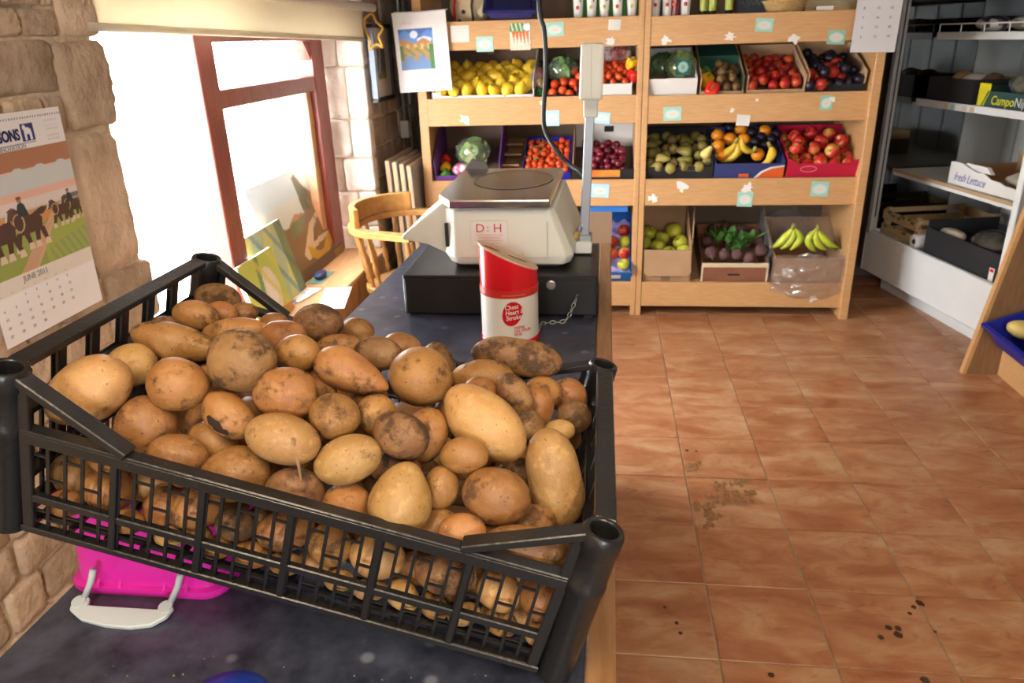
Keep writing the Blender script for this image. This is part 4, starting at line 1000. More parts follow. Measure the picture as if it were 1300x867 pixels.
for s0 in (0, w_ - .07): MB().prism([(s0, .08), (s0 + .07, .08), (s0 + (.0 if s0 == 0 else .07), .115)], 'y', 0, .006).build('front_ear', CARDRD, r_)
M_PINKP = mat('pale_pink_print', (.75, .30, .36), .5)
tr_ = MB(); pts_ = [(w_ * .30 + .042 * math.cos(t), -.001, .055 + .017 * math.sin(t)) for t in np.linspace(0, 2 * PI, 17)[:-1]]
tr_.tube(pts_, .0015, 5, closed=True); tr_.build('oval_emblem', M_PINKP, r_)
fill(M, w_, .40, 'apple', 5, 5, .055, 'red blush apple in the crimson box', 'apple', 'apples in the crimson box', jit=.2)
fill(M, w_, .40, 'apple', 3, 3, .112, 'red blush apple lying on top in the crimson box', 'apple', 'apples on top in the crimson box', jit=.3, y0=.06)

# ---- tier 3
r_, M, w_ = tray('apple_tray_box', 'bright blue box with purple moulded tray of apples', 'box', 700, 802, 3, dep=.40, fh=.10, sh=.12, bh=.14, front=CARDBR, base=CARD, slope=math.radians(42), zoff=.0)
M_PURP = mat('lilac_moulded_tray', (.33, .27, .56), .8)
tr = MB(); nn = 26
GX, GY = 40, 40; vv = []
for j in range(GY + 1):
    for i in range(GX + 1):
        x, y = .01 + (w_ - .02) * i / GX, .01 + .38 * j / GY; vv.append((x, y, .075 - .030 * max(0, math.cos((x / .078) * 2 * PI / 1) * .5 + math.cos(y / .078 * 2 * PI) * .5)))
tr.add(vv, [(j * (GX + 1) + i, j * (GX + 1) + i + 1, (j + 1) * (GX + 1) + i + 1, (j + 1) * (GX + 1) + i) for j in range(GY) for i in range(GX)]); tr.build('moulded_tray', M_PURP, r_, smooth=True)
boxp('white_label', CARDW, r_, w_ * .55, w_ * .86, -.002, 0, .035, .07)
for i, j, kd in ((5, 1, 'apple'), (5, 2, 'green_apple'), (5, 3, 'apple'), (4, 1, 'apple'), (4, 2, 'apple'), (3, 1, 'apple'), (5, 0, 'green_apple')):
    fruit(kd, M @ Vector((.045 + i * .078 if i < 5 else w_ - .05, .055 + j * .078, .10)), 'red and yellow apple in the lilac moulded tray', 'apple', 'apples in the lilac tray', scale=.95)
q0, q1 = at_y(742, 340, YS + .028), at_y(777, 268, YS + .028)
bb = thing('cardboard_divider', 'plain brown cardboard sheet with blue top edge standing beside the lilac tray', 'cardboard', (q0.x, YS + .024, TIER[3][1] - .012))
boxp('sheet', mat('dull_brown_card', (.27, .17, .10), .8), bb, 0, q1.x - q0.x, 0, .006, 0, q1.z - TIER[3][1] + .01)
boxp('blue_edge', CARDBR, bb, 0, at_y(797, 264, YS + .03).x - q0.x, -.001, .008, q1.z - TIER[3][1] + .01, q1.z - TIER[3][1] + .045)

def open_carton(name, label, px0, px1, pyb, pyt_front, front_h, back_h, dep, mt, tilt, Y0=None):
    Y0 = Y0 or YS + .03; x0, x1 = at_y(px0, pyb, Y0).x, at_y(px1, pyb, Y0).x; w_ = x1 - x0
    root = thing(name, label, 'box', (x0, Y0, TIER[3][1] - .008), (tilt, 0, 0)); th = .006
    boxp('base', mt, root, 0, w_, 0, dep, 0, .005); boxp('front_panel', mt, root, 0, w_, 0, th, .005, front_h, bevel=.001); boxp('back_panel', mt, root, 0, w_, dep - th, dep, .005, back_h, bevel=.001)
    for s0 in (0, w_ - th): MB().prism([(th, .005), (dep - th, .005), (dep - th, back_h), (th, front_h)], 'x', s0, s0 + th).build('side_panel', mt, root, bevel=.001)
    bpy.context.view_layer.update(); return root, root.matrix_world.copy(), w_
r_, M, w_ = open_carton('green_apple_carton', 'tall plain brown carton with open flaps holding green apples', 816, 876, 352, 0, .20, .34, .38, CARD, math.radians(8))
MB().prism([(.01, 0), (w_ - .01, 0), (w_ - .0, .13), (w_ - .02, .155), (.02, .155), (0, .13)], 'z', -.003, .003).build('front_flap', CARD, r_, loc=(0, -.012, .205), rot=(-PI / 2 - .10, 0, 0))
MB().prism([(0, .0), (.30, 0), (.30, .14), (0, .14)], 'z', -.002, .002).build('side_flap', CARD, r_, loc=(w_ + .004, .05, .215), rot=(0, PI / 2 - .25, 0)).rotation_euler = (PI / 2, .0, PI / 2 - .1)
boxp('tape', mat('brown_tape', (.25, .17, .10), .3), r_, w_ * .38, w_ * .58, -.001, 0, .005, .05)
for px, py, s_ in ((821, 306, 1.15), (838, 311, 1.2), (852, 297, 1.3), (862, 307, 1.15), (866, 318, 1.15), (850, 320, 1.1), (826, 300, 1.1), (840, 300, 1.1)):
    fruit('green_apple', at_y(px, py, YS + .09 + (322 - py) * .006), 'large green apple in the tall brown carton', 'apple', 'green apples in the carton', scale=s_, rot=(rr.uniform(-.6, .6), rr.uniform(-.6, .6), rr.uniform(0, 6)))
BRWOOD = mat('red_brown_box_board', (.22, .085, .045), .6, col2=(.27, .11, .06), nscale=8)
r_, M, w_ = open_carton('beetroot_box', 'brown fronted wooden box of leafy beetroot with pale top rail', 890, 973, 353, 0, .115, .17, .42, BRWOOD, math.radians(12))
boxp('top_rail', mat('pale_raw_wood', (.68, .55, .36), .7), r_, -.002, w_ + .002, -.004, .010, .098, .122, bevel=.002)
for s0 in (-.003, w_ - .007): boxp('corner_strip', MATS['pale_raw_wood'], r_, s0, s0 + .010, -.004, .006, .003, .10)
boxp('hand_slot', CARDBK, r_, w_ * .4, w_ * .58, -.0015, 0, .045, .056)
def beet(p, label, group, leaves, seed, scale=1.):
    o = fruit('beet', p, label, 'beetroot', group, (rr.uniform(-.9, -.2), rr.uniform(-.4, .4), rr.uniform(0, 6)), scale, name='beetroot'); r = random.Random(seed)
    for k in range(leaves):
        mb = MB(); a = r.uniform(0, 6.3); ln = r.uniform(.10, .17); sp = r.uniform(.2, .75); v = []
        for i in range(6):
            t = i / 5; x = sp * ln * t; z = .03 + ln * t - .03 * t * t; wd = .022 * math.sin(PI * max(0, (t - .25) / .75)) + .002
            for j in (-1, 0, 1): v.append((x * math.cos(a) - j * wd * math.sin(a), x * math.sin(a) + j * wd * math.cos(a), z + (.006 if j else 0) * math.sin(5 * t)))
        MB().add(v, [(i * 3 + j, i * 3 + j + 1, i * 3 + j + 4, i * 3 + j + 3) for i in range(5) for j in range(2)]).build('leaf', M_LEAF, o, smooth=True)
    return o
for k, (px, py) in enumerate(((903, 320), (922, 323), (937, 324), (952, 326), (963, 320), (905, 292), (922, 289), (940, 291), (958, 297), (962, 306), (898, 306), (930, 306), (945, 308))):
    if k < 5: beet(at_y(px, py, YS + .065), 'dark beetroot resting behind the pale box rail', 'beetroots at the box front', 0, k, 1.0)
    else: beet(at_y(px, py, YS + .10 + (322 - py) * .0085), 'dark beetroot among the green leaves', 'beetroots at the back of the box', 0, k, 1.0)
for k, (px, py) in enumerate(((925, 306), (940, 310), (912, 303), (934, 318), (950, 304))):
    root = thing('beet_leaf_bunch', 'bunch of upright green beetroot leaves in the brown box', 'leaves', at_y(px, py, YS + .12 + (322 - py) * .004) - Vector((0, 0, .03)), group='beetroot leaf bunches'); r = random.Random(200 + k)
    for q in range(11):
        a = r.uniform(0, 6.3); ln = r.uniform(.07, .14); sp = r.uniform(.2, 1.0); v = []
        for i in range(6):
            t = i / 5; x = sp * ln * t; z = ln * t - .05 * sp * t * t; wd = .019 * math.sin(PI * max(0, (t - .2) / .8)) + .002
            for j in (-1, 0, 1): v.append((x * math.cos(a) - j * wd * math.sin(a), x * math.sin(a) + j * wd * math.cos(a), z + .005 * abs(j) * math.sin(7 * t)))
        MB().add(v, [(i * 3 + j, i * 3 + j + 1, i * 3 + j + 4, i * 3 + j + 3) for i in range(5) for j in range(2)]).build('leaf', M_LEAF, root, smooth=True)
r_, M, w_ = open_carton('banana_carton', 'open brown banana carton lined with a clear plastic sack', 981, 1068, 353, 0, .15, .24, .42, CARD, math.radians(8))
# the crumpled sack hangs over the front of the carton
bag = thing('plastic_sack', 'crumpled clear plastic sack draped over the banana carton', 'plastic sack', r_.location, r_.rotation_euler)
def sack_sheet(fn, nx, ny, seed, name):
    r = np.random.RandomState(seed); v = []
    U, V = np.meshgrid(np.linspace(0, 1, nx + 1), np.linspace(0, 1, ny + 1)); pts = np.array([fn(u, q) for u, q in zip(U.ravel(), V.ravel())])
    q = np.stack([U.ravel() * 6, V.ravel() * 6, np.zeros(U.size)], 1)
    for c in range(3):
        nz = np.abs(wavenoise(q, seed + c, 2.2, 6)) + .6 * np.abs(wavenoise(q, seed + c + 9, 5.0, 8)) + .3 * np.abs(wavenoise(q, seed + c + 19, 11.0, 8))
        pts[:, c] += (nz - .25) * .028
    F = [(j * (nx + 1) + i, j * (nx + 1) + i + 1, (j + 1) * (nx + 1) + i + 1, (j + 1) * (nx + 1) + i) for j in range(ny) for i in range(nx)]
    link(name, np_mesh(name, pts, F, M_BAG2, smooth=True), bag)
sack_sheet(lambda u, v: (-.02 + (w_ + .05) * u, -.035 - .03 * math.sin(PI * u) * (1 - v), (-.03 - .05 * math.sin(PI * u)) * (1 - v) + .185 * v), 44, 26, 1, 'front_drape')
sack_sheet(lambda u, v: (w_ + .02 + .015 * math.sin(PI * v), -.03 + .40 * u, .0 + (.20 + .10 * u) * v), 34, 24, 5, 'side_drape')
sack_sheet(lambda u, v: (-.025 - .015 * math.sin(PI * v), -.03 + .40 * u, .03 + (.17 + .13 * u) * v), 34, 24, 8, 'side_drape')
sack_sheet(lambda u, v: (.02 + (w_ - .04) * u, .16 + .22 * v, .14 + .13 * v + .04 * math.sin(PI * u)), 36, 20, 13, 'back_drape')
banana_bunch('greenish banana bunch with blue sticker in the lined carton', at_y(1007, 288, YS + .07), ((.12, PI), (.0, PI), (-.12, PI)), M_BANANAG, (.10, 0, 0), 'green bananas in the lined carton', .145, .021, .75, .036)
banana_bunch('greenish banana bunch curving towards the carton side', at_y(1038, 290, YS + .07), ((.10, 0), (-.05, 0), (-.25, 0)), M_BANANAG, (.10, 0, 0), 'green bananas in the lined carton', .15, .021, .85, .036)

# ---- let the loose fruit settle: neighbours are nudged apart until they touch instead of sinking into one another
bpy.context.view_layer.update()
AXH = dict(lemon=(.032, .013), pear=(.028, .020), plum=(.0265, .002), kiwi=(.024, .006), pepper=(.036, .008), beetroot=(.034, .006), apple=(.036, 0), orange=(.040, 0), nectarine=(.0315, 0), tomato=(.0205, 0))
FR = [o for o in COL.objects if o.parent is None and o.type == 'MESH' and o.name.split('.')[0] in AXH and o.location.y > 4]
nf = len(FR); FP = np.array([o.location[:] for o in FR]); FP0 = FP.copy()
fr_ = []; fo_ = []
for o in FR:
    r_f, h_f = AXH[o.name.split('.')[0]]; sc_f = o.scale[0]
    if o.data is ME['red_plum']: r_f = .0217
    fr_ += [r_f * sc_f] * 3; ax_ = o.rotation_euler.to_matrix() @ Vector((0, 0, 1)); fo_ += [np.array(ax_) * h_f * sc_f * q for q in (-1, 0, 1)]
fr_ = np.array(fr_); fo_ = np.array(fo_); fown = np.repeat(np.arange(nf), 3)
SS = FP[fown] + fo_; near_ = np.argwhere(np.triu(np.sqrt(((SS[:, None] - SS[None]) ** 2).sum(-1)) < .13, 1)); near_ = near_[fown[near_[:, 0]] != fown[near_[:, 1]]]; ia, ib = near_[:, 0], near_[:, 1]
for it in range(150):
    SS = FP[fown] + fo_; d_ = SS[ia] - SS[ib]; l_ = np.sqrt((d_ ** 2).sum(1)) + 1e-9; ov_ = np.maximum(fr_[ia] + fr_[ib] - l_, 0); pu_ = d_ / l_[:, None] * ov_[:, None] * .22
    mv_ = np.zeros_like(FP); np.add.at(mv_, fown[ia], pu_); np.add.at(mv_, fown[ib], -pu_); mv_[:, 2] = np.where(mv_[:, 2] > 0, mv_[:, 2] * 1.2, mv_[:, 2] * .3)
    FP = FP + np.clip(mv_, -.004, .004); FP = FP0 + np.clip(FP - FP0, [-.022, -.03, -.006], [.022, .03, .045])
for o, q in zip(FR, FP): o.location = q

# ---- top tier
pz = TIER[0][1] + .004
dd = thing('straw_doll_head', 'round cream straw ornament with dark eyes and red cord', 'ornament', at_y(597, 8, YS + .16))
link('body', blob_mesh('body', mat('cream_straw', (.62, .49, .30), .9, col2=(.70, .58, .40), nscale=30, bump=.4), (.115, .09, .10), 3, .04, 3, 3), dd)
MB().tube([(-.075, -.085, -.09), (-.068, -.10, 0), (-.055, -.09, .09)], .008, 8).build('red_cord', mat('red_wool_cord', (.45, .02, .02), .9), dd, smooth=True)
MB().tube([(.030, -.10, -.09), (.025, -.105, 0), (.035, -.095, .09)], .007, 8).build('dark_cord', mat('dark_wool_cord', (.05, .03, .02), .9), dd, smooth=True)
for ex, ez in ((-.045, -.075), (-.022, -.03)): MB().lathe(sphere_prof(.011, 7), 10, (ex, -.097, ez)).build('button', CARDBK, dd, smooth=True)
MB().tube([(.06, -.085, -.05), (.085, -.07, -.02), (.10, -.06, .01)], [.02, .024, .018], 8).build('arm', MATS['cream_straw'], dd, smooth=True)
def open_tub(name, label, cat, loc, rot, L_, W_, H_, mt, flare=.02, lip=.012, th=.004, parent=None):
    root = thing(name, label, cat, loc, rot)
    def ring(l, w, z): return [(-l / 2, -w / 2, z), (l / 2, -w / 2, z), (l / 2, w / 2, z), (-l / 2, w / 2, z)]
    v = ring(L_ - 2 * flare, W_ - 2 * flare, 0) + ring(L_, W_, H_) + ring(L_ + 2 * lip, W_ + 2 * lip, H_) + ring(L_ + 2 * lip, W_ + 2 * lip, H_ - .015) 
    v += ring(L_ - 2 * th, W_ - 2 * th, H_ + .001) + ring(L_ - 2 * flare - 2 * th, W_ - 2 * flare - 2 * th, th)
    f = [(3, 2, 1, 0)]
    for k in range(4):
        n_ = (k + 1) % 4; f += [(k, n_, 4 + n_, 4 + k), (8 + k, 8 + n_, 12 + n_, 12 + k), (16 + k, 16 + n_, 8 + n_, 8 + k), (20 + k, 20 + n_, 16 + n_, 16 + k)]
    f.append((20, 21, 22, 23))
    MB().add(v, f).build('shell', mt, root, bevel=.001)
    return root
t0 = open_tub('blue_tray', 'dark blue plastic tray propped up beside the straw ornament', 'tray', at_y(650, 3, YS + .10), (math.radians(38), .03, .02), .25, .30, .07, mat('navy_plastic', (.012, .016, .12), .4))
M_CUPW = mat('white_carton', (.80, .80, .78), .5)
def juice(px, label, fruitcol, group, body=M_CUPW, py=13, YY=YS + .07):
    p = at_y(px, py, YY); o = thing('smoothie_carton', label, 'carton', (p.x, YY, TIER[0][1] - .012), group=group)
    MB().lathe([(.021, 0), (.0215, .004), (.026, .11), (.028, .118), (.028, .124), (.012, .13)], 18).build('cup', body, o, smooth=False)
    MB().lathe([(.0215, .000), (.0222, .010), (.0218, .012)], 18).build('base_band', M_LEAF, o)
    MB().lathe(sphere_prof(.010, 7, 1.1), 10, (-.002, -.019, .066)).build('fruit_print', mat('print_%02x%02x%02x' % tuple(int(c * 255) for c in fruitcol), fruitcol, .6), o, smooth=True)
    MB().lathe(sphere_prof(.005, 6), 8, (.010, -.0205, .096)).build('logo_print', mat('dark_print', (.03, .06, .04), .6), o, smooth=True)
    return o
for px, c, l in ((734, (.55, .03, .03), 'white carton with cherry print next to its pear print neighbour'), (751, (.50, .58, .12), 'white carton with green pear print'), (767, (.50, .58, .12), 'white carton with green pear print'), (784, (.62, .08, .02), 'white carton with red tomato print'), (802, (.50, .58, .12), 'white carton with green pear print')):
    juice(px, l, c, 'white cartons in the green tray')
gt = thing('green_carton_tray', 'green display tray behind the white cartons', 'tray', (at_y(727, 10, YS + .12).x, YS + .115, TIER[0][1] - .01)); boxp('back_panel', mat('grass_green_card', (.05, .22, .03), .6), gt, 0, .38, 0, .006, 0, .16); boxp('base', MATS['grass_green_card'], gt, 0, .38, .006, .10, 0, .005)
M_REDJ = mat('dark_red_bottle', (.20, .01, .015), .15)
for px, b_, c, l in ((832, M_CUPW, (.5, .06, .04), 'white red carton beside the centre upright'), (847, M_CUPW, (.5, .06, .04), 'white red carton between two dark red ones'), (870, M_CUPW, (.5, .03, .03), 'white red carton next to the oil bottles'), (856, M_REDJ, (.6, .1, .05), 'dark red drinks carton between white ones')):
    juice(px, l, c, 'drinks cartons by the centre upright', b_)
M_OIL = mat('dark_green_bottle_glass', (.015, .03, .01), .1); M_LAB = mat('yellow_green_label', (.42, .46, .10), .6)
for px, l in ((893, 'dark oil bottle next to the drinks cartons'), (904, 'dark oil bottle close to its twin'), (925, 'dark oil bottle standing alone by the slate sign')):
    p = at_y(px, 14, YS + .07); o = thing('oil_bottle', l, 'bottle', (p.x, YS + .07, TIER[0][1] - .012), group='oil bottles on the top shelf')
    MB().lathe([(.018, 0), (.019, .004), (.019, .12), (.016, .14), (.008, .16), (.008, .20), (.010, .202), (.010, .215)], 16).build('glass', M_OIL, o, smooth=True)
    MB().lathe([(.0193, .03), (.0196, .031), (.0196, .085), (.0193, .086)], 16).build('label', M_LAB, o, smooth=True)
p = at_y(934, 22, YS + .09); sl = thing('slate_sign', 'small black slate sign on the top shelf', 'sign', (p.x, YS + .09, TIER[0][1] - .012), (-.15, 0, 0))
boxp('board', mat('black_slate', (.025, .035, .045), .6), sl, 0, .155, 0, .01, 0, .14, bevel=.002)
MB().tube([(.02 + .009 * k, -.001, .06 + .016 * math.sin(k * 2.3)) for k in range(13)], .0025, 5).build('chalk_scrawl', mat('chalk_blue', (.08, .12, .15), .8), sl)
p = at_y(970, 21, YS + .07); bk = thing('wicker_basket', 'low woven straw basket on the top shelf', 'basket', (p.x + .105, YS + .10, TIER[0][1] - .012), (0, 0, .12))
M_WICK = mat('straw_weave', (.50, .32, .12), .8, col2=(.60, .42, .18), nscale=60, bump=.6, bscale=120)
for k in range(7):
    hh = .010 + k * .0105; MB().tube([((.085 + k * .0045) * math.cos(t), (.055 + k * .003) * math.sin(t), hh + .010 * math.cos(t) * k / 6) for t in np.linspace(0, 2 * PI, 29)[:-1]], .0062, 6, closed=True).build('weave_ring', M_WICK, bk, smooth=True)
MB().lathe([(.004, .004), (.05, .004), (.06, .008)], 20).build('base', M_WICK, bk)
p = at_y(1021, 19, YS + .16); pf = thing('framed_picture', 'gilt framed landscape picture leaning on the top shelf', 'picture', (p.x, YS + .16, TIER[0][1] - .012), (-.12, 0, .03))
W_, H_ = .30, .26
M_GILT = mat('pale_gilt_wood', (.50, .38, .20), .5)
boxp('frame_rail', M_GILT, pf, 0, W_, 0, .02, 0, .03, bevel=.003); boxp('frame_rail', M_GILT, pf, 0, W_, 0, .02, H_ - .03, H_, bevel=.003)
boxp('frame_stile', M_GILT, pf, 0, .03, .001, .019, .03, H_ - .03, bevel=.003); boxp('frame_stile', M_GILT, pf, W_ - .03, W_, .001, .019, .03, H_ - .03, bevel=.003)
picture('painting', W_ - .06, H_ - .06, lambda u, v: np.where((v < .35)[:, None], np.array((.42, .38, .22)), np.where((v < .5 + .1 * np.sin(u * 7))[:, None], np.array((.30, .42, .42)), np.array((.62, .70, .72)))), 24, 20, pf, (.03, .008, .03))
p = at_y(1033, 22, YS + .06); boxp('price_card', CARDW, shelf, p.x, p.x + .08, .02, .024, TIER[0][1] - .012, TIER[0][1] + .02)

# ================================================================== ON THE COUNTER
# ---- black cash drawer the scale stands on
dr_ = thing('cash_drawer', 'flat black metal cash drawer under the weighing scale', 'cash drawer', (-.25, 1.748, CZ))
boxp('case', M_BLACK, dr_, -.242, .242, .004, .30, .004, .106, bevel=.003)
boxp('drawer_front', M_BLACK, dr_, -.236, .236, 0, .004, .010, .098, bevel=.001)
MB().lathe([(.012, 0), (.012, .004), (.010, .005)], 18).build('lock', mat('worn_steel', (.45, .44, .42), .35, 1.), dr_, loc=(.13, -.0005, .085), rot=(PI / 2, 0, 0))
for sx in (-.22, .22):
    for y in (.02, .28): boxp('foot', M_BLACK, dr_, sx - .01, sx + .01, y - .01, y + .01, 0, .004)

# ---- retail scale
M_SCALE = mat('ivory_scale_plastic', (.66, .66, .58), .42, col2=(.70, .70, .63), nscale=6)
M_STEEL = mat('brushed_stainless', (.42, .38, .33), .20, 1., col2=(.52, .48, .43), nscale=40, stretch=(1, 14, 1), bump=.02)
M_POLE = mat('grey_steel_pole', (.34, .36, .40), .4, .4)
SX, SY, SZ = -.235, 1.80, CZ + .108
sc = thing('weighing_scale', 'ivory shop weighing scale with steel platter and display pole', 'scale', (SX, SY, SZ))
def SP(poly): return [(x - SX, z - SZ) for x, z in poly]
# main body: front profile with chamfered left corner in plan, tapering right side
v = []
zb, zt = .018, .150
foot = [(-.150, .03), (-.122, 0), (.150, 0), (.175, .03), (.175, .30), (-.150, .30)]
topp = [(-.160, .045), (-.128, .012), (.105, .012), (.118, .03), (.128, .42), (-.160, .42)]
low = [(-.145, .035), (-.118, .006), (.140, .006), (.158, .03), (.160, .40), (-.145, .40)]
mid = [(-.162, .042), (-.130, .000), (.150, .000), (.168, .03), (.176, .42), (-.162, .42)]
for ring, z in ((low, .010), (mid, .032), (topp, zt)): v += [(x, y, z) for x, y in ring]
f = [tuple(range(5, -1, -1)), tuple(range(12, 18))] + [(r * 6 + k, r * 6 + (k + 1) % 6, (r + 1) * 6 + (k + 1) % 6, (r + 1) * 6 + k) for r in (0, 1) for k in range(6)]
MB().add(v, f).build('body', M_SCALE, sc, bevel=.006, seg=3)
MB().prism([(-.150, .170), (-.262, .086), (-.274, .074), (-.274, .066), (-.205, .052), (-.160, .030), (-.150, .03)], 'y', .042, .34).build('console', M_SCALE, sc, bevel=.005, seg=3)
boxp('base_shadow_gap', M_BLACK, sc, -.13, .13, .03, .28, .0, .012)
boxp('ink_slot', CARDBK, sc, -.1565, -.148, .024, .031, .052, .112).rotation_euler = (0, 0, 0)
boxp('printer_door', mat('door_seam', (.50, .50, .44), .5), sc, -.118, .108, -.0012, .004, .030, .032); boxp('printer_door_seam', MATS['door_seam'], sc, .103, .105, -.001, .004, .032, .120)
# maker's sticker
stk = boxp('sticker', CARDW, sc, -.086, .006, -.0016, .0, .062, .124)
M_RINK = mat('red_ink', (.62, .03, .05), .6)
text('D', .030, M_RINK, sc, (-.074, -.0020, .096), (PI / 2, 0, 0), 1.05); text('H', .030, M_RINK, sc, (-.030, -.0020, .096), (PI / 2, 0, 0), 1.05); text(':', .026, M_RINK, sc, (-.046, -.0020, .098), (PI / 2, 0, 0), 1.0)
for k in range(4): boxp('print_line', mat('faint_red_print', (.72, .42, .42), .7), sc, -.074 + .006 * (k % 2), -.006 - .008 * (k % 2), -.0020, -.0016, .088 - k * .007, .0898 - k * .007)
boxp('cap', M_SCALE, sc, -.060, -.030, -.006, .002, .026, .052, bevel=.002)
# skirt under platter and stainless platter
MB().prism([(-.150, .055), (-.122, .02), (.108, .02), (.115, .42), (-.150, .42)], 'z', .148, .160).build('skirt', mat('grey_skirt', (.35, .35, .34), .5), sc, bevel=.003)
plate = [(-.172, .052), (-.132, -.026), (.112, -.026), (.122, .44), (-.172, .44)]
MB().prism(plate, 'z', .160, .180).build('platter', M_STEEL, sc, bevel=.0035, seg=2)
MB().lathe([(.004, 0), (.085, 0), (.095, .0012), (.097, .0004)], 40).build('platter_reflection', mat('dark_reflection_steel', (.30, .28, .26), .22, 1.), sc, loc=(-.005, .25, .1803)).scale = (1.12, 1.5, 1)  # darker oval disc: the dark reflection in the platter, put into the colour
MB().prism([(-.172, 0), (-.10, 0), (-.11, .022), (-.150, .030)], 'y', .43, .442).build('platter_lug', mat('dark_lug', (.10, .09, .085), .6), sc, loc=(0, 0, .178))
# pole and customer display head, seen edge on
PX, PY = .190, .17
boxp('pole_socket', M_SCALE, sc, PX - .026, PX + .020, PY - .03, PY + .03, -.02 + .022, .034, bevel=.003)
boxp('pole_clamp', mat('grey_cast_metal', (.33, .34, .35), .45, .5), sc, PX - .014, PX + .020, PY - .018, PY + .018, .0, .050, bevel=.003)
MB().beam((PX, PY, .045), (PX + .012, PY, .372), .024, .030, up=(0, 1, 0)).build('pole', M_POLE, sc, bevel=.002)
hd = MB().beam((PX + .013, PY, .348), (PX + .014, PY, .410), .036, .05, up=(0, 1, 0)).build('display_neck', M_SCALE, sc, bevel=.004, seg=2)
MB().beam((PX + .014, PY, .395), (PX + .018, PY, .520), .055, .19, up=(0, 1, 0)).build('display_head', M_SCALE, sc, bevel=.007, seg=3)
boxp('display_seam', MATS['door_seam'], sc, PX + .015, PX + .0165, PY - .0965, PY - .094, .40, .515)

# ---- brass padlock and chain securing the tin
pl = thing('padlock', 'small brass padlock at the foot of the scale pole', 'padlock', (SX + PX - .028, SY + PY - .03, SZ + .040), (0, .5, 0))
boxp('body', mat('brass', (.55, .36, .10), .25, 1.), pl, -.008, .008, -.005, .005, 0, .026, bevel=.002)
MB().tube([(-.006, 0, .024), (-.006, 0, .040), (0, 0, .047), (.006, 0, .040), (.006, 0, .024)], .0018, 8).build('shackle', MATS['worn_steel'], pl, smooth=True)
TIN = Vector((-.2065, 1.615, CZ))
ch = thing('chain', 'thin steel chain running from scale pole to collection tin', 'chain', (0, 0, 0))
cps = [at_y(738, 337, 1.90), at_y(735, 360, 1.80), at_y(732, 378, 1.735), at_y(722, 402, 1.715), Vector((at_z(716, 409, CZ + .004))), Vector((at_z(700, 409, CZ + .004))), Vector((at_z(687, 411, CZ + .004))), Vector((TIN.x + .063, TIN.y + .01, CZ + .008))]
def resample(pts, step):
    out = [pts[0]]; acc = 0.
    for a, b in zip(pts[:-1], pts[1:]):
        n_ = max(1, int((b - a).length / .001))
        for k in range(n_):
            q = a.lerp(b, (k + 1) / n_); 
            if (q - out[-1]).length >= step: out.append(q)
    return out
lk = MB().tube([(.0075 * math.cos(t) , .0042 * math.sin(t), 0) for t in np.linspace(0, 2 * PI, 13)[:-1]], .0011, 6, closed=True).mesh('link', MATS['worn_steel'], smooth=True)
cp = resample(cps, .0118)
for k in range(len(cp) - 1):
    d = (cp[k + 1] - cp[k]).normalized(); q = d.to_track_quat('X', 'Z'); o = link('link', lk, ch, (cp[k] + cp[k + 1]) / 2); o.rotation_mode = 'QUATERNION'
    from mathutils import Quaternion
    o.rotation_quaternion = q @ Quaternion((1, 0, 0), PI / 2 * (k % 2) + .4)

# ---- collection tin with slanted coin slot top
tin = thing('collection_tin', 'red and white charity collection tin with slanted slotted lid', 'collection tin', TIN, (0, 0, math.radians(-4)))
R_ = .0655; n_ = 48
M_TINW = mat('glossy_white_label', (.80, .79, .77), .3); M_TINR = mat('glossy_red_plastic', (.62, .010, .018), .22); M_TINT = mat('beige_card_lid', (.60, .44, .30), .6)
MB().lathe([(R_ + .001, 0), (R_ + .002, .002), (R_ + .002, .012), (R_, .014)], n_).build('base_ring', M_TINR, tin, smooth=True)
auto_smooth(MB().lathe([(R_ - .001, .012), (R_, .0125), (R_, .120), (R_ - .001, .1205)], n_).build('label_wrap', M_TINW, tin))
auto_smooth(MB().lathe([(R_ + .0005, .116), (R_ + .0012, .1165), (R_ + .0012, .133), (R_, .1335)], n_).build('red_band', mat('red_band_print', (.58, .03, .02), .35), tin))
v = []; f = []
def slant(x, y=0.): return .195 - .033 * (x * .90 + y * .40) / R_
for k in range(n_):
    t = 2 * PI * k / n_; x, y = R_ * math.cos(t), R_ * math.sin(t); v += [(x, y, .132), (x * .99, y * .99, slant(x, y))]
for k in range(n_): q = (k + 1) % n_; f.append((2 * k, 2 * q, 2 * q + 1, 2 * k + 1))
auto_smooth(MB().add(v, f).build('slanted_cup', M_TINR, tin))
v = [(x * 1.01, y * 1.01, slant(x, y) + dz) for dz in (0., .004) for x, y in [(R_ * math.cos(2 * PI * k / n_), R_ * math.sin(2 * PI * k / n_)) for k in range(n_)]]
f = [tuple(range(n_ - 1, -1, -1)), tuple(range(n_, 2 * n_))] + [(k, (k + 1) % n_, (k + 1) % n_ + n_, k + n_) for k in range(n_)]
lid = MB().add(v, f).build('lid', M_TINT, tin)
sl_ = math.atan2(slant(.03) - slant(-.03), .06)
boxp('coin_slot', CARDBK, lid, -.022, .022, -.004, .004, 0, .0012, loc=(.022, -.004, slant(.022, -.004) + .0045), rot=(-.25, -sl_, .3))
boxp('red_flash', M_TINR, lid, -.026, .010, -.013, .013, 0, .0008, loc=(-.026, -.018, slant(-.026, -.018) + .0045), rot=(-.25, -sl_, .3))
MB().tube([(0, 0, 0), (.002, -.002, .010), (.006, -.003, .016)], .0022, 6).build('tie', M_TINT, lid, loc=(.028, .008, slant(.028, .008) + .004))
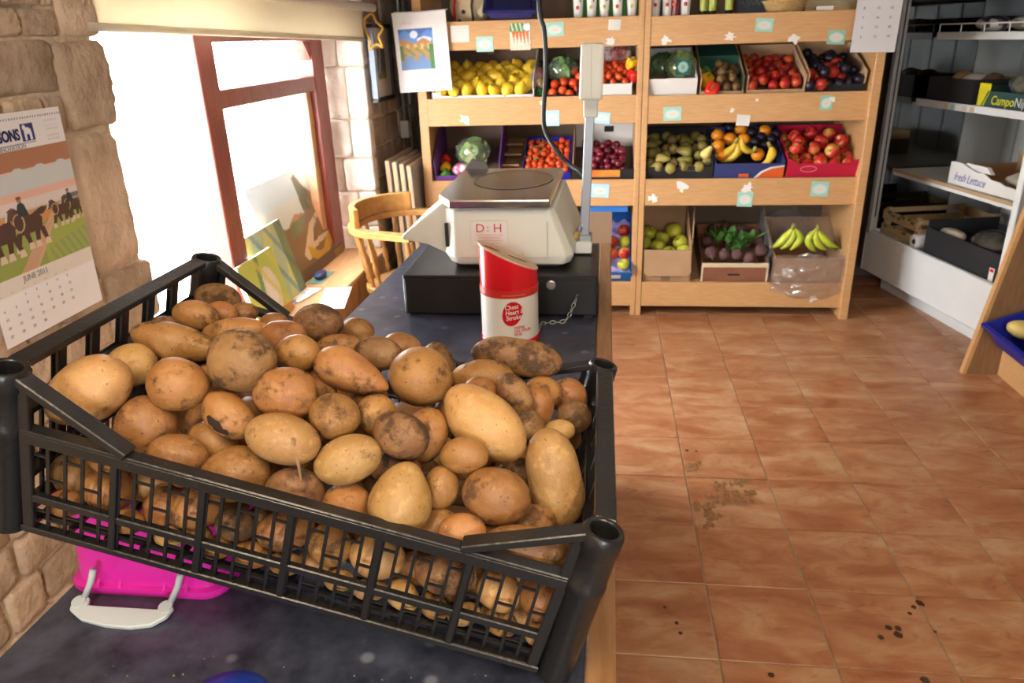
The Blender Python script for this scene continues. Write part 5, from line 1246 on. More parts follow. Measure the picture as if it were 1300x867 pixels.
# printing wrapped round the label: text bent onto the cylinder
def wrap_text(body, size, mt, ang, z, rr_, name, sx=1., shear=0., bold=0., rotz=0.):
    key = (body, size, 'wrap')
    cu = bpy.data.curves.new('t', 'FONT'); cu.body = body; cu.size = size; cu.shear = shear; cu.offset = bold * .4; cu.resolution_u = 3; cu.space_line = .82
    o = bpy.data.objects.new('t', cu); COL.objects.link(o); bpy.context.view_layer.update()
    me = bpy.data.meshes.new_from_object(o.evaluated_get(bpy.context.evaluated_depsgraph_get())); bpy.data.objects.remove(o)
    me.materials.clear(); me.materials.append(mt); me.name = name
    c_, s_ = math.cos(rotz), math.sin(rotz)
    for q in me.vertices:
        x, y = q.co.x * sx, q.co.y; x, y = x * c_ - y * s_, x * s_ + y * c_; th = ang + x / rr_; q.co = (rr_ * math.sin(th), -rr_ * math.cos(th), z + y)
    return link(name, me, tin)
A0 = .30
vv = []; ff = []; NR, NA = 7, 28
for r_i in range(NR + 1):
    for k in range(NA):
        t = 2 * PI * k / NA; x, y = .0225 * (1 + .06 * math.sin(2 * t + .5)) * math.cos(t), .027 * math.sin(t) * (1.0 if math.sin(t) > 0 else 1.12); x += -.004 * (y < 0) * (-y / .026)
        x, y = x * r_i / NR, y * r_i / NR; th = A0 + x / R_; vv.append(((R_ + .0006) * math.sin(th), -(R_ + .0006) * math.cos(th), .082 + y))
for r_i in range(NR):
    for k in range(NA): ff.append((r_i * NA + k, r_i * NA + (k + 1) % NA, (r_i + 1) * NA + (k + 1) % NA, (r_i + 1) * NA + k))
MB().add(vv, ff).build('round_logo', M_TINR, tin, smooth=True)
M_WINK = mat('white_ink', (.85, .84, .82), .5); M_GINK = mat('grey_ink', (.30, .30, .31), .6)
wrap_text('Chest\nHeart &\nStroke', .0150, M_WINK, A0 - .27, .0900, R_ + .0012, 'script_lettering', .86, .15, .0004, .10)
wrap_text("WE'RE\nON YOUR\nSIDE", .0095, mat('red_slogan_ink', (.60, .03, .03), .5), A0 + .02, .044, R_ + .0008, 'slogan_lettering', .95, 0, .0006)
wrap_text('-' * 24 + '\n' + '-' * 22, .006, M_GINK, A0 - .42, .0215, R_ + .0006, 'small_print', .8)
wrap_text('-' * 34, .006, M_WINK, A0 - .35, .122, R_ + .0018, 'band_print', .8)

# ---- flex dangling from the ceiling to the scale
cps = [at_y(683, -180, 2.25), at_y(684, 0, 2.25), at_y(691, 40, 2.25), at_y(693, 90, 2.25), at_y(690, 145, 2.24), at_y(693, 168, 2.24), at_y(706, 190, 2.22), at_y(722, 208, 2.20), at_y(738, 220, 2.16), at_y(747, 238, 2.13), at_y(744, 262, 2.10), at_y(740, 300, 2.06), at_y(744, 325, 2.0), at_y(736, 338, 1.98)]
def smooth_path(P_, m=6):
    out = []
    for i in range(len(P_) - 1):
        p0, p1, p2, p3 = P_[max(i - 1, 0)], P_[i], P_[i + 1], P_[min(i + 2, len(P_) - 1)]
        for k in range(m):
            t = k / m; out.append(.5 * ((2 * p1) + (p2 - p0) * t + (2 * p0 - 5 * p1 + 4 * p2 - p3) * t * t + (3 * p1 - p0 - 3 * p2 + p3) * t ** 3))
    return out + [P_[-1]]
fx = MB().tube(smooth_path(cps), .0068, 8).build('power_cable', mat('black_rubber_flex', (.015, .015, .016), .4), None, smooth=True)
tag(fx, 'black power cable hanging from the ceiling to the scale', 'cable')

# ---- pink tub under the raised end of the crate, with its grey handle
tub = thing('pink_tub', 'translucent hot pink plastic tub upside down under the crate', 'tub', (-.574, .848, CZ))
M_PINK = mat('hot_pink_plastic', (.86, .03, .46), .28, sss=.0, trans=.15)
def rrect(l, w, r, n=6):
    out = []
    for cx_, cy_, a0 in ((l - r, w - r, 0), (-l + r, w - r, 90), (-l + r, -w + r, 180), (l - r, -w + r, 270)):
        for k in range(n + 1): a = math.radians(a0 + 90 * k / n); out.append((cx_ + r * math.cos(a), cy_ + r * math.sin(a)))
    return out
rings = [(.106, .140, 0.), (.108, .142, .004), (.108, .142, .012), (.101, .136, .014), (.096, .130, .112), (.090, .124, .118)]
v = []; 
for l, w2, z in rings: v += [(x, y, z) for x, y in rrect(l, w2, .03)]
m_ = len(rrect(1, 1, .1)); f = [tuple(range(m_ - 1, -1, -1)), tuple((len(rings) - 1) * m_ + k for k in range(m_))] + [(r * m_ + k, r * m_ + (k + 1) % m_, (r + 1) * m_ + (k + 1) % m_, (r + 1) * m_ + k) for r in range(len(rings) - 1) for k in range(m_)]
auto_smooth(MB().add(v, f).build('shell', M_PINK, tub), 35)
for x in (-.06, -.03, .03, .06): MB().prism([(-.142, .012), (-.128, .012), (-.128, .03)], 'x', x - .002, x + .002).build('rib', M_PINK, tub)
M_GREYH = mat('pale_grey_handle', (.48, .54, .56), .4)
hdl = thing('tub_handle_tmp', 'x', 'x'); bpy.data.objects.remove(hdl)
hy = -.162
pts = [(-.100, .0), (-.096, -.012), (-.07, -.024), (-.03, -.030), (.01, -.031), (.04, -.026), (.056, -.014), (.060, .0), (.052, .006), (.040, .004), (.038, -.004), (-.072, -.004), (-.076, .006), (-.088, .010)]
pts = [(x * .84, y) for x, y in pts]
hd_ = MB().prism([(x, y) for x, y in pts], 'z', 0, .007).build('handle', M_GREYH, tub, bevel=.0015, loc=(.008, hy - .005, .006), rot=(math.radians(14), 0, 0))
for x, sgn in ((-.074, 1), (.041, 1)):
    MB().lathe([(.0055, .0), (.0055, .0005)], 12).build('pivot_hole', CARDBK, hd_, loc=(x, -.001, .0071))
    MB().lathe([(.0056, 0), (.0085, 0), (.0085, .004), (.0056, .004)], 14).build('pivot_boss', M_GREYH, hd_, loc=(x, -.001, .005))
    MB().tube([(x + .002, .006, .005), (x + .014, .016, .026), (x + .020, .022, .042)], .0042, 8).build('arm', M_GREYH, hd_, smooth=True)
# edge of a blue lid lying on the worktop
bl = thing('blue_dish_cover', 'round blue plastic cover lying on the worktop beside the crate', 'cover', (-.385, .545, CZ))
MB().lathe([(.03, .001), (.046, 0), (.050, .004), (.048, .010), (.03, .012), (.004, .012)], 28).build('disc', mat('cobalt_plastic', (.01, .04, .32), .3), bl, smooth=True)

# ================================================================== WINDOW END
# ---- roller blind
bd = thing('roller_blind', 'cream roller blind half lowered over the window', 'blind', (XW + .012, 2.8, 1.70))
M_BLIND = mat('cream_blind_cloth', (.74, .67, .53), .85, col2=(.78, .71, .57), nscale=3, bump=.05)
_n = M_BLIND.node_tree; _t = _n.nodes.new('ShaderNodeBsdfTranslucent'); _t.inputs[0].default_value = (.80, .74, .60, 1); _x = _n.nodes.new('ShaderNodeMixShader'); _x.inputs[0].default_value = .42
_n.links.new(_n.nodes['Principled BSDF'].outputs[0], _x.inputs[1]); _n.links.new(_t.outputs[0], _x.inputs[2]); _n.links.new(_x.outputs[0], _n.nodes['Material Output'].inputs[0])
zl, zr = 1.592, 1.548
y0, y1 = 1.80 - 2.8, 4.00 - 2.8
MB().add([(-.004, y0, zl - 1.7), (-.004, y1, zr - 1.7), (-.004, y1, .02), (-.004, y0, .03), (-.006, y0, zl - 1.7), (-.006, y1, zr - 1.7), (-.006, y1, .02), (-.006, y0, .03)], [(0, 1, 2, 3), (7, 6, 5, 4), (0, 4, 5, 1), (1, 5, 6, 2), (2, 6, 7, 3), (3, 7, 4, 0)]).build('fabric', M_BLIND, bd)
MB().tube([(-.005, y0, zl - 1.7 + .008), (-.005, y1, zr - 1.7 + .008)], .010, 12).build('bottom_bar', M_BLIND, bd, smooth=True)
MB().tube([(.045, y0, .012), (.045, y1 + .04, .002)], .020, 16).build('tube', mat('cream_tube', (.70, .66, .58), .5), bd, smooth=True)
# gilt cord ornament hooked on the end of the blind
gc = [(463, 24), (472, 17), (478, 28), (486, 36), (481, 46), (486, 60), (478, 56), (470, 63), (470, 50), (463, 36)]
MB_ = MB().tube(smooth_path([at_y(px, py, 3.97) for px, py in gc] + [at_y(463, 24, 3.97)], 4)[:-1], .007, 7, closed=True)
tag(MB_.build('gilt_cord', mat('gold_tinsel', (.52, .30, .05), .45, .4, bump=.8, bscale=150), None, smooth=True), 'knotted gold tinsel cord hanging beside the blind', 'ornament')
# ---- framed print on the stone wall
fp = thing('framed_print', 'black framed narrow print hanging on the dark stone wall', 'picture', (XW + .022, 4.01, 1.245))
FH, FW2 = .385, .36
for a in ((0, FW2, 0, .02), (0, FW2, FH - .02, FH)): boxp('frame_rail', M_BLACK, fp, 0, .03, a[0], a[1], a[2], a[3], bevel=.002)
for a in ((0, .02), (FW2 - .02, FW2)): boxp('frame_stile', mat('blue_grey_frame_side', (.22, .27, .35), .5) if a[0] == 0 else M_BLACK, fp, 0, .03, a[0], a[1], .02, FH - .02, bevel=.002)
def print_fn(u, v):
    k = paint(np.tile(np.array((.62, .57, .47)), (len(u), 1))); k.put((np.abs(u - .5) < .25) & (v > .27) & (v < .72), (.10, .09, .09)); k.put((np.abs(u - .5) < .25) & (v > .27) & (v < .38), (.20, .18, .06))
    k.put((np.abs(u - .35 - .25 * (v - .3)) < .05) & (v > .36) & (v < .72), (.40, .40, .42)); return k.c
picture('print', FW2 - .04, FH - .04, print_fn, 30, 36, fp, (.012, .02, .02), (0, 0, PI / 2))
boxp('glazing', M_GLASS, fp, .020, .022, .02, FW2 - .02, .02, FH - .02)
# ---- conduit and junction box
cd = thing('cable_conduit', 'grey metal conduit with junction box on the dark stone wall', 'conduit', (XW + .03, 4.60, 1.0))
MB().tube([(0, 0, .10), (0, .0, .55), (.02, -.03, .66), (.02, -.03, 1.40)], .010, 10).build('pipe', mat('galvanised_pipe', (.33, .32, .30), .4, .5), cd, smooth=True)
boxp('junction_box', mat('grey_box', (.42, .41, .38), .5), cd, -.02, .03, -.045, .035, .0, .10, bevel=.004)

# ---- wall calendar hanging on the shelving
cal = thing('wall_calendar', 'white wall calendar with lake photo hanging from shelving upright', 'calendar', (-1.098, YS - .03, 1.281))
def lake(u, v):
    k = paint(np.tile(np.array((.80, .79, .80)), (len(u), 1))); inside = (u > .08) & (u < .72) & (v > .28) & (v < .80); uu = (u - .08) / .64; q = (v - .28) / .52
    k.put(inside, (.10, .25, .60)); k.put(inside & (q > .85 + .1 * np.sin(uu * 9)), (.05, .14, .45)); k.put(inside & ell(uu, q, .45, .85, .12, .09), (.70, .76, .86)); k.put(inside & ell(uu, q, .75, .72, .22, .07), (.60, .68, .82))
    k.put(inside & (q < .70 + .05 * np.sin(uu * 11)) & (q > .32), (.42, .20, .06)); k.put(inside & (q < .62) & (q > .5) & (np.sin(uu * 31) > .2), (.52, .40, .14)); k.put(inside & (q < .55) & (q > .34) & (np.sin(uu * 23 + q * 30) > .3), (.16, .20, .05))
    k.put(inside & (q < .34), (.12, .22, .42)); k.put(inside & (q < .34) & (q > .22) & (np.sin(uu * 17) > 0), (.30, .20, .10)); k.put(inside & (uu > .86) & (q < .6), (.06, .18, .05)); k.put(inside & (uu < .10) & (q < .6) & (q > .25), (.10, .16, .05))
    k.put((np.sin(v * 75) > .93) & (u > .75) & (u < .95) & (v > .3) & (v < .7), (.55, .56, .6), .5); k.put((u > .72) & (u < .93) & (v > .08) & (v < .16), (.62, .70, .50), .7)
    return k.c
picture('sheet', .287, .398, lake, 70, 90, cal, (0, 0, 0), (0, math.radians(-2.), 0), curl=lambda u, v: .006 * np.sin(v * 3))
MB().tube([(0, 0, .401), (.143, -.002, .399), (.287, 0, .388 + .02)], .003, 6).build('hanging_strip', M_GREYH, cal)
MB().tube([(.025 + .006 * k, -.001, .347 + .008 * math.sin(k * 2.1) + .004 * math.sin(k * 5)) for k in range(12)], .0012, 5).build('script_scrawl', mat('pink_script_ink', (.76, .42, .45), .6), cal)
# ---- calendar page hanging at the right upright
cal2 = thing('date_calendar', 'white date sheet calendar hanging on the end upright beside the chiller', 'calendar', (1.212, YS - .06, 1.425))
def dates(u, v):
    k = paint(np.tile(np.array((.66, .65, .67)), (len(u), 1))); return k.c
picture('sheet', .212, .42, dates, 8, 12, cal2, (0, 0, 0), (0, math.radians(1.2), 0))
M_INK = mat('black_ink', (.02, .02, .025), .6); dcount = 5
for r_i in range(7):
    for c_i in range(3): text(str(dcount + r_i + 7 * c_i), .016, M_INK, cal2, (.038 + c_i * .062, -.0015, .065 + .043 * r_i), (PI / 2, 0, 0), name='date')
MB().tube([(0, 0, .425), (.212, 0, .425)], .003, 6).build('hanging_strip', M_GREYH, cal2)
boxp('hook', M_GREYH, cal2, .10, .104, 0, .06, .424, .43)

# ---- big horse calendar on the stone pier
CA = at_x(65, 137, XW + .022); CBt = at_x(130, 380, XW + .022)
hc = thing('horse_calendar', 'large calendar with working horses picture on the stone pier', 'calendar', (XW + .03, 1.59 - .313, CBt.z + .003), (0, math.radians(1.0), 0))
HW, HT = .313, CA.z - CBt.z
Z1, Z2 = .300, .835        # fractions: date block, picture, heading
def horse(u, v):
    k = paint(np.tile(np.array((.82, .79, .80)), (len(u), 1))); k.put(v < Z1 - .02, (.86, .85, .87)); k.put((v >= Z1 - .075) & (v < Z1), (.78, .73, .66))
    I = (v >= Z1) & (v < Z2); q = (v - Z1) / (Z2 - Z1); s = u
    k.put(I, (.72, .56, .50)); k.put(I & (q > .84), (.42, .19, .11)); k.put(I & (q > .66) & (q <= .84 + .02 * np.sin(s * 30)), (.60, .63, .64)); k.put(I & (q > .60) & (q <= .66), (.78, .48, .38)); k.put(I & (q > .52) & (q <= .60), (.72, .64, .62))
    k.put(I & (q <= .50), (.62, .29, .09)); k.put(I & (q > .46) & (q < .54) & (s > .84), (.20, .17, .15)); k.put(I & (q <= .50) & (q > .485), (.42, .38, .24))
    k.put(I & (q < .36 + .05 * (s - .5)), (.30, .36, .08)); k.put(I & (q < .34 + .3 * (s - .75)) & (s > .55), (.36, .42, .09)); k.put(I & (q < .16 + .2 * (s - .7)) & (s > .6) & (np.sin(s * 90 + q * 40) > .2), (.26, .36, .14))
    path = np.abs(s - (.62 + .42 * q - .25 * (1 - q) * (1 - q))) < .075 * (1.15 - 1.9 * q); k.put(I & (q < .42) & path, (.62, .40, .24)); k.put(I & (q < .34) & (np.abs(s - (.36 + .75 * q)) < .06 * (1.1 - q)), (.58, .36, .22))
    def H(cx, cy, k_, body=(.085, .042, .03)):
        """heavy horse walking to the left and towards us: (cx, cy) is the middle of its trunk"""
        X = lambda pts: [(cx + px * k_ * 1.35, cy + py * k_) for px, py in pts]
        k.put(I & inpoly(s, q, X([(-.055, .02), (-.03, .075), (.02, .07), (.075, .075), (.095, .03), (.085, -.04), (.03, -.05), (-.04, -.055)])), body)
        k.put(I & inpoly(s, q, X([(-.06, .0), (-.075, .10), (-.045, .145), (-.015, .10), (.01, .04), (-.01, -.02)])), body)
        k.put(I & inpoly(s, q, X([(-.05, .15), (-.080, .135), (-.105, .06), (-.085, .045), (-.05, .095)])), (.12, .065, .045))
        k.put(I & inpoly(s, q, X([(-.078, .125), (-.088, .125), (-.104, .065), (-.094, .055)])), (.72, .64, .54))
        for lx, sw in ((-.045, -.02), (-.01, .015), (.055, -.01), (.08, .02)):
            k.put(I & inpoly(s, q, X([(lx - .016, -.03), (lx + .016, -.03), (lx + sw + .010, -.145), (lx + sw - .010, -.145)])), body)
            k.put(I & inpoly(s, q, X([(lx + sw - .011, -.115), (lx + sw + .011, -.115), (lx + sw + .018, -.165), (lx + sw - .018, -.165)])), (.70, .56, .42))
        for t in np.linspace(0, 2 * PI, 40): k.put(I & ell(s, q, cx + (-.035 + .028 * math.cos(t)) * k_ * 1.35, cy + (.035 + .06 * math.sin(t)) * k_, .006 * k_, .006 * k_), (.50, .36, .18))
    def man(cx, cy, k_):
        X = lambda pts: [(cx + px * k_ * 1.35, cy + py * k_) for px, py in pts]
        k.put(I & inpoly(s, q, X([(-.02, 0), (.035, 0), (.022, .075), (.008, .095), (-.012, .09), (-.024, .05)])), (.035, .045, .055)); k.put(I & ell(s, q, cx - .002, cy + .112 * k_, .014 * k_ * 1.2, .020 * k_), (.38, .19, .12)); k.put(I & ell(s, q, cx - .002, cy + .126 * k_, .017 * k_ * 1.2, .010 * k_), (.14, .08, .05))
    H(.90, .42, .78); man(.895, .47, .85); H(.77, .41, .82)
    k.put(I & inpoly(s, q, [(.50, .46), (.60, .50), (.66, .49), (.62, .44), (.52, .42)]), (.07, .04, .03)); H(.43, .37, 1.25); man(.42, .46, 1.25); H(.16, .35, 1.35)
    # heading block: logo square and faint address lines
    hb = v >= Z2
    k.put(hb & (np.abs(v - .972) < .004) & (np.sin(u * 260) > 0), (.25, .25, .27)); 
    k.put(hb & (u > .59) & (u < .71) & (v > .868) & (v < .945), (.03, .03, .16)); k.put(hb & ell(u, v, .65, .912, .034, .015), (.82, .80, .82)); k.put(hb & (np.abs(u - .628) < .010) & (v > .872) & (v < .905), (.82, .80, .82)); k.put(hb & (np.abs(u - .675) < .010) & (v > .872) & (v < .905), (.82, .80, .82)); k.put(hb & ell(u, v, .624, .928, .016, .012), (.82, .80, .82))
    k.put(hb & (u < .71) & (np.abs(v - .950) < .0016), (.3, .3, .4)); k.put(hb & (u < .71) & (np.abs(v - .860) < .0016), (.3, .3, .4))
    for r_, vv_ in enumerate((.945, .922, .905, .875, .857)): k.put(hb & (np.abs(v - vv_) < .004) & (u > .82) & (u < .95) & (np.sin(u * 300 + r_) > -.2), (.62, .60, .62))
    return k.c
picture('sheet', HW, HT, horse, 260, 230, hc, (0, 0, 0), (0, 0, PI / 2), curl=lambda u, v: -.004 * np.cos(u * 3) * 0)
RT = (PI / 2, 0, PI / 2)
M_NAVY = mat('navy_ink', (.02, .02, .11), .6)
def hct(s, size, u, v, m, sx=1., bold=0.): text(s, size, m, hc, (.0012, u * HW, v * HT), RT, sx, bold=bold)
hct('SONS', .030, .375, .880, M_NAVY, .80, .0010); hct('INNOVATION', .0155, .335, .838, M_GINK, .85); hct('JUNE 2011', .0175, .28, Z1 - .040, M_GINK, .95)
for c_i in range(7):
    for r_i in range(5):
        if 1 <= c_i + 7 * r_i - 1 <= 30: hct(str(c_i + 7 * r_i - 1), .0085, .05 + .105 * c_i, .200 - .040 * r_i, M_GINK)
    hct('---', .007, .045 + .105 * c_i, .232, M_GINK)
hct('- - - -\n- - - -\n- - - -\n- - - -', .0085, .83, .17, mat('pale_grey_ink', (.62, .62, .64), .6))

# ---- paintings standing on the window seat
B0 = at_z(437, 318, .482); B1 = at_z(374, 367, .482)
pw = .78
def storr(u, v):
    u = u + .07
    k = paint(np.tile(np.array((.55, .62, .58)), (len(u), 1))); k.put(v > .75, (.50, .62, .66)); k.put(inpoly(u, v, [(0, 0), (1, 0), (1, .70), (.90, .74), (.82, .82), (.76, .95), (.70, .93), (.72, .70), (.70, .58), (.55, .60), (.40, .52), (.20, .55), (0, .48)]), (.23, .14, .06))
    k.put(inpoly(u, v, [(.69, .60), (.71, .92), (.76, .95), (.80, .84), (.86, .76), (.80, .58)]), (.10, .12, .05)); k.put(inpoly(u, v, [(.38, .40), (.42, .54), (.55, .60), (.70, .56), (.6, .44)]), (.17, .21, .08)); k.put(inpoly(u, v, [(.42, .54), (.55, .61), (.70, .57), (.55, .55)]), (.48, .22, .10))
    k.put(inpoly(u, v, [(.46, .22), (.70, .46), (.92, .55), (.93, .52), (.74, .40), (.66, .28), (.94, .30), (.95, .26), (.66, .22), (.50, .14)]), (.62, .52, .36)); k.put((np.abs(v - .16 - .06 * np.sin(u * 15)) < .06) & (u > .55), (.55, .33, .03)); k.put((v > .3) & (v < .75) & (u > .8) & (np.sin(u * 60 + v * 33) > .4), (.33, .17, .07), .7); k.put((v < .10), (.15, .09, .05)); k.put((u > .9) & (v < .5) & (np.sin(v * 40) > 0), (.42, .26, .04), .6)
    return k.c
def green_abs(u, v):
    k = paint(np.tile(np.array((.52, .60, .12)), (len(u), 1)))
    k.put(ell(u, v, .62, .45, .22, .35), (.78, .74, .60)); k.put(ell(u, v, .62, .45, .12, .22), (.86, .84, .78)); k.put(np.abs(u - .3 - .2 * v) < .05, (.20, .36, .14)); k.put((np.sin(u * 14 + v * 9) > .7), (.66, .62, .10), .7); k.put(v < .12, (.55, .22, .05), .8); return k.c
def blue_abs(u, v):
    k = paint(np.tile(np.array((.42, .52, .32)), (len(u), 1))); k.put(np.sin(u * 12 - v * 6) > .3, (.60, .62, .18), .8); k.put(np.sin(u * 17 + v * 11) > .7, (.18, .32, .36), .8); k.put((u > .8), (.10, .16, .08), .8); return k.c
M_CANV = mat('raw_canvas_edge', (.75, .70, .60), .8)
def canvas(name, label, W2, H2, fn, loc, lean, yaw, nx=70):
    root = thing(name, label, 'painting', loc); root.rotation_mode = 'ZYX'
    root.matrix_world = Matrix.Translation(loc) @ Matrix.Rotation(yaw, 4, 'Z') @ Matrix.Rotation(lean, 4, 'X')
    boxp('stretcher', M_CANV, root, 0, W2, .001, .018, 0, H2)
    picture('painted_face', W2, H2, fn, nx, int(nx * H2 / W2), root, (0, 0, 0), None, mat=None) if False else picture('painted_face', W2, H2, fn, nx, int(nx * H2 / W2), root, (0, -.0004, 0))
    return root
# local x runs along +Y of the room (towards the shelves), the face looks into the room
yw = PI / 2
canvas('mountain_painting', 'large landscape canvas of a rocky pinnacle leaning against the window', pw, .50, storr, Vector((B0.x + .0, B0.y - pw, .482)), -math.radians(16), yw, 110)
q0 = at_z(352, 405, .482)
G0 = at_z(374, 390, .482)
canvas('green_painting', 'yellow green abstract canvas leaning on the landscape painting', .32, .28, green_abs, Vector((G0.x, G0.y - .32, .482)), -math.radians(14), yw, 60)
canvas('pale_abstract_painting', 'pale green and blue abstract canvas behind the yellow green one', .38, .34, blue_abs, Vector((B0.x + .035, B1.y - .36, .482)), -math.radians(15), yw, 60)
# leaflets, papers and pens on the seat
M_PAPER = mat('white_paper', (.85, .84, .82), .7)
def sheet(name, label, px, py, l, w2, rz, mt, z=.4815, group=None):
    p = at_z(px, py, z); o = thing(name, label, name.split('_')[-1], (p.x, p.y, z - .001), (0, 0, rz), group); boxp('sheet', mt, o, -l / 2, l / 2, -w2 / 2, w2 / 2, 0, .002); return o
sheet('green_leaflet', 'teal leaflet on the pine window seat', 408, 352, .07, .20, .0, mat('teal_print', (.16, .36, .33), .5))
o = thing('glasses_case', 'small dark blue case lying on the teal leaflet', 'case', at_z(407, 351, .486), (0, 0, .1)); link('case', blob_mesh('case', mat('dark_blue_case', (.03, .05, .16), .4), (.028, .065, .014), 4, .02, 2, 3), o, (0, 0, .012))
sheet('paper_sheet', 'white paper sheet spread by the boarded bench front', 425, 378, .12, .30, .2, M_PAPER, .4832, 'white papers on the window seat')
sheet('paper_leaflet', 'white leaflet with blue print beside the canvas corner', 384, 374, .09, .20, -.2, mat('pale_blue_print', (.55, .60, .80), .6, col2=(.85, .84, .84), nscale=16, lo=.42, hi=.46), .4836)
sheet('paper_card', 'white card with blue print leaning near the green painting', 366, 384, .06, .12, .2, mat('blue_card_print', (.30, .32, .66), .6, col2=(.80, .80, .84), nscale=20, lo=.5, hi=.54), .484)
o = thing('red_booklet', 'small red booklet behind the crate corner', 'booklet', at_z(314, 388, .4815)); boxp('cover', mat('red_cover', (.62, .03, .05), .4), o, -.03, .03, -.05, .05, 0, .012)

# ---- canvases stacked on edge behind the chair
M_RAWW = mat('raw_pine_stretcher', (.56, .36, .20), .6, col2=(.64, .44, .26), nscale=12, stretch=(1, 1, .2))
for k in range(4):
    x = XW + .075 + k * .036
    o = thing('stacked_canvas', ['unpainted canvas against the stone wall, innermost of the stack', 'unpainted canvas second from the stone wall in the stack', 'unpainted canvas third from the stone wall in the stack', 'white primed canvas at the outside of the stack beside the shelving'][k], 'canvas', (x, 4.06 + .012 * k, 0), (0, -math.radians(2.2), 0), 'canvases stacked behind the chair')
    hh = .905 + .012 * (3 - k)
    boxp('stretcher_bar', M_RAWW, o, 0, .022, 0, .035, 0, hh, bevel=.002); boxp('stretcher_bar', M_RAWW, o, 0, .022, .50, .535, 0, hh)
    boxp('stretcher_bar', M_RAWW, o, 0, .022, .035, .50, hh - .035, hh); boxp('cloth', mat('primed_canvas', (.52, .50, .47), .9), o, .0215, .0235, .002, .533, 0, hh - .002)

# ================================================================== CHAIR
M_CHAIR = mat('honey_varnished_wood', (.42, .20, .055), .30, col2=(.52, .27, .085), nscale=10, stretch=(3, 3, 3), coat=.3)
chair = thing('captains_chair', 'honey varnished wooden captains chair with curved arm rail', 'chair', (-.945, 3.55, 0), (0, 0, math.radians(-20)))
# local +x is the front of the chair
SZ_ = .43
se = [( .20 * math.cos(t) * (1.08 if math.cos(t) > 0 else 1.0), .215 * math.sin(t)) for t in np.linspace(0, 2 * PI, 29)[:-1]]
se = [(max(-.20, min(.21, x * 1.12)), max(-.21, min(.21, y * 1.12))) for x, y in se]
MB().prism(se, 'z', SZ_ - .035, SZ_).build('seat', M_CHAIR, chair, bevel=.008, seg=2)
def bow(t): return (-.03 - .225 * math.cos(t), .255 * math.sin(t))
arm_pts = [(.19, -.25)] + [bow(t) for t in np.linspace(-PI * .5, PI * .5, 17)] + [(.19, .25)]
arm_path = smooth_path([Vector((x, y, 0.715)) for x, y in arm_pts], 3)
mbw = MB()
def ribbon(path, w_, h_, name, mt, parent):
    v = []; n_ = len(path)
    for i, p in enumerate(path):
        d = path[min(i + 1, n_ - 1)] - path[max(i - 1, 0)]; d.z = 0; d.normalize(); sd_ = Vector((-d.y, d.x, 0))
        for a, b in ((-1, -1), (1, -1), (1, 1), (-1, 1)): v.append(p + sd_ * a * w_ / 2 + Vector((0, 0, b * h_ / 2)))
    f = [(i * 4 + k, i * 4 + (k + 1) % 4, (i + 1) * 4 + (k + 1) % 4, (i + 1) * 4 + k) for i in range(n_ - 1) for k in range(4)] + [(3, 2, 1, 0), tuple((n_ - 1) * 4 + k for k in range(4))]
    return MB().add(v, f).build(name, mt, parent, bevel=.006, seg=2)
ribbon(arm_path, .055, .028, 'arm_rail', M_CHAIR, chair)
crest = [Vector((*bow(t), .715 + .014 + .045)) for t in np.linspace(-PI * .36, PI * .36, 15)]
ribbon(crest, .030, .092, 'crest_rail', M_CHAIR, chair)
def spindle(a, b, name='spindle', r=.011):
    a, b = Vector(a), Vector(b); n_ = 17; prof = [.75, .8, 1.15, .7, 1.0, 1.25, 1.35, 1.2, .75, 1.1, .7, .95, 1.0, .9, .8, .7, .65]
    return MB().tube([a.lerp(b, i / (n_ - 1)) for i in range(n_)], [r * q for q in prof], 8).build(name, M_CHAIR, chair, smooth=True)
for t in np.linspace(-PI * .46, PI * .46, 9):
    x, y = bow(t); spindle((x * .80, y * .78, SZ_ - .005), (x, y, .708))
for sy in (-1, 1): spindle((.15, sy * .195, SZ_ - .005), (.16, sy * .25, .708), 'arm_post', .014)
for sx, sy in ((-1, -1), (-1, 1), (1, -1), (1, 1)): spindle((sx * .20, sy * .20, 0), (sx * .14, sy * .15, SZ_ - .03), 'leg', .019)
for sy in (-1, 1): MB().tube([(-.18, sy * .185, .16), (.18, sy * .185, .16)], .010, 8).build('stretcher', M_CHAIR, chair, smooth=True)
MB().tube([(0, -.185, .16), (0, .185, .16)], .010, 8).build('stretcher', M_CHAIR, chair, smooth=True)

# ================================================================== OPEN CHILLER
ux, uy = .195, -.981
FA = math.atan2(uy, ux)
FO = Vector((1.650, 4.84, 0))
chill = thing('open_chiller', 'white open fronted chiller cabinet with shelves', 'chiller', FO, (0, 0, FA))
M_FW = mat('white_enamel', (.74, .75, .74), .30, col2=(.70, .71, .70), nscale=4); M_FG = mat('grey_enamel', (.66, .70, .73), .4); M_FGR = mat('grey_aluminium', (.48, .49, .48), .45, .2)
LEN, DEP, HT2 = 1.215, .80, 1.86
boxp('front_panel', M_FW, chill, 0, LEN, 0, .03, .11, .37, bevel=.006)
boxp('kick_plate', M_FW, chill, .06, LEN - .05, .11, .13, 0, .11)
boxp('base_deck', M_FW, chill, 0, LEN, .03, DEP, .28, .34)
for k in range(7): boxp('deck_grille', mat('cream_grille', (.62, .60, .50), .6), chill, .02 + k * .03, .032 + k * .03, .04, .16, .34, .352)
boxp('back_panel', M_FG, chill, 0, LEN, DEP - .03, DEP, .11, HT2)
for k in range(5): boxp('back_slot_rail', M_FGR, chill, .10 + k * .26, .115 + k * .26, DEP - .036, DEP - .03, .36, HT2 - .1)
boxp('canopy', mat('dark_canopy', (.09, .08, .075), .6), chill, 0, LEN, .08, DEP, HT2 - .20, HT2)
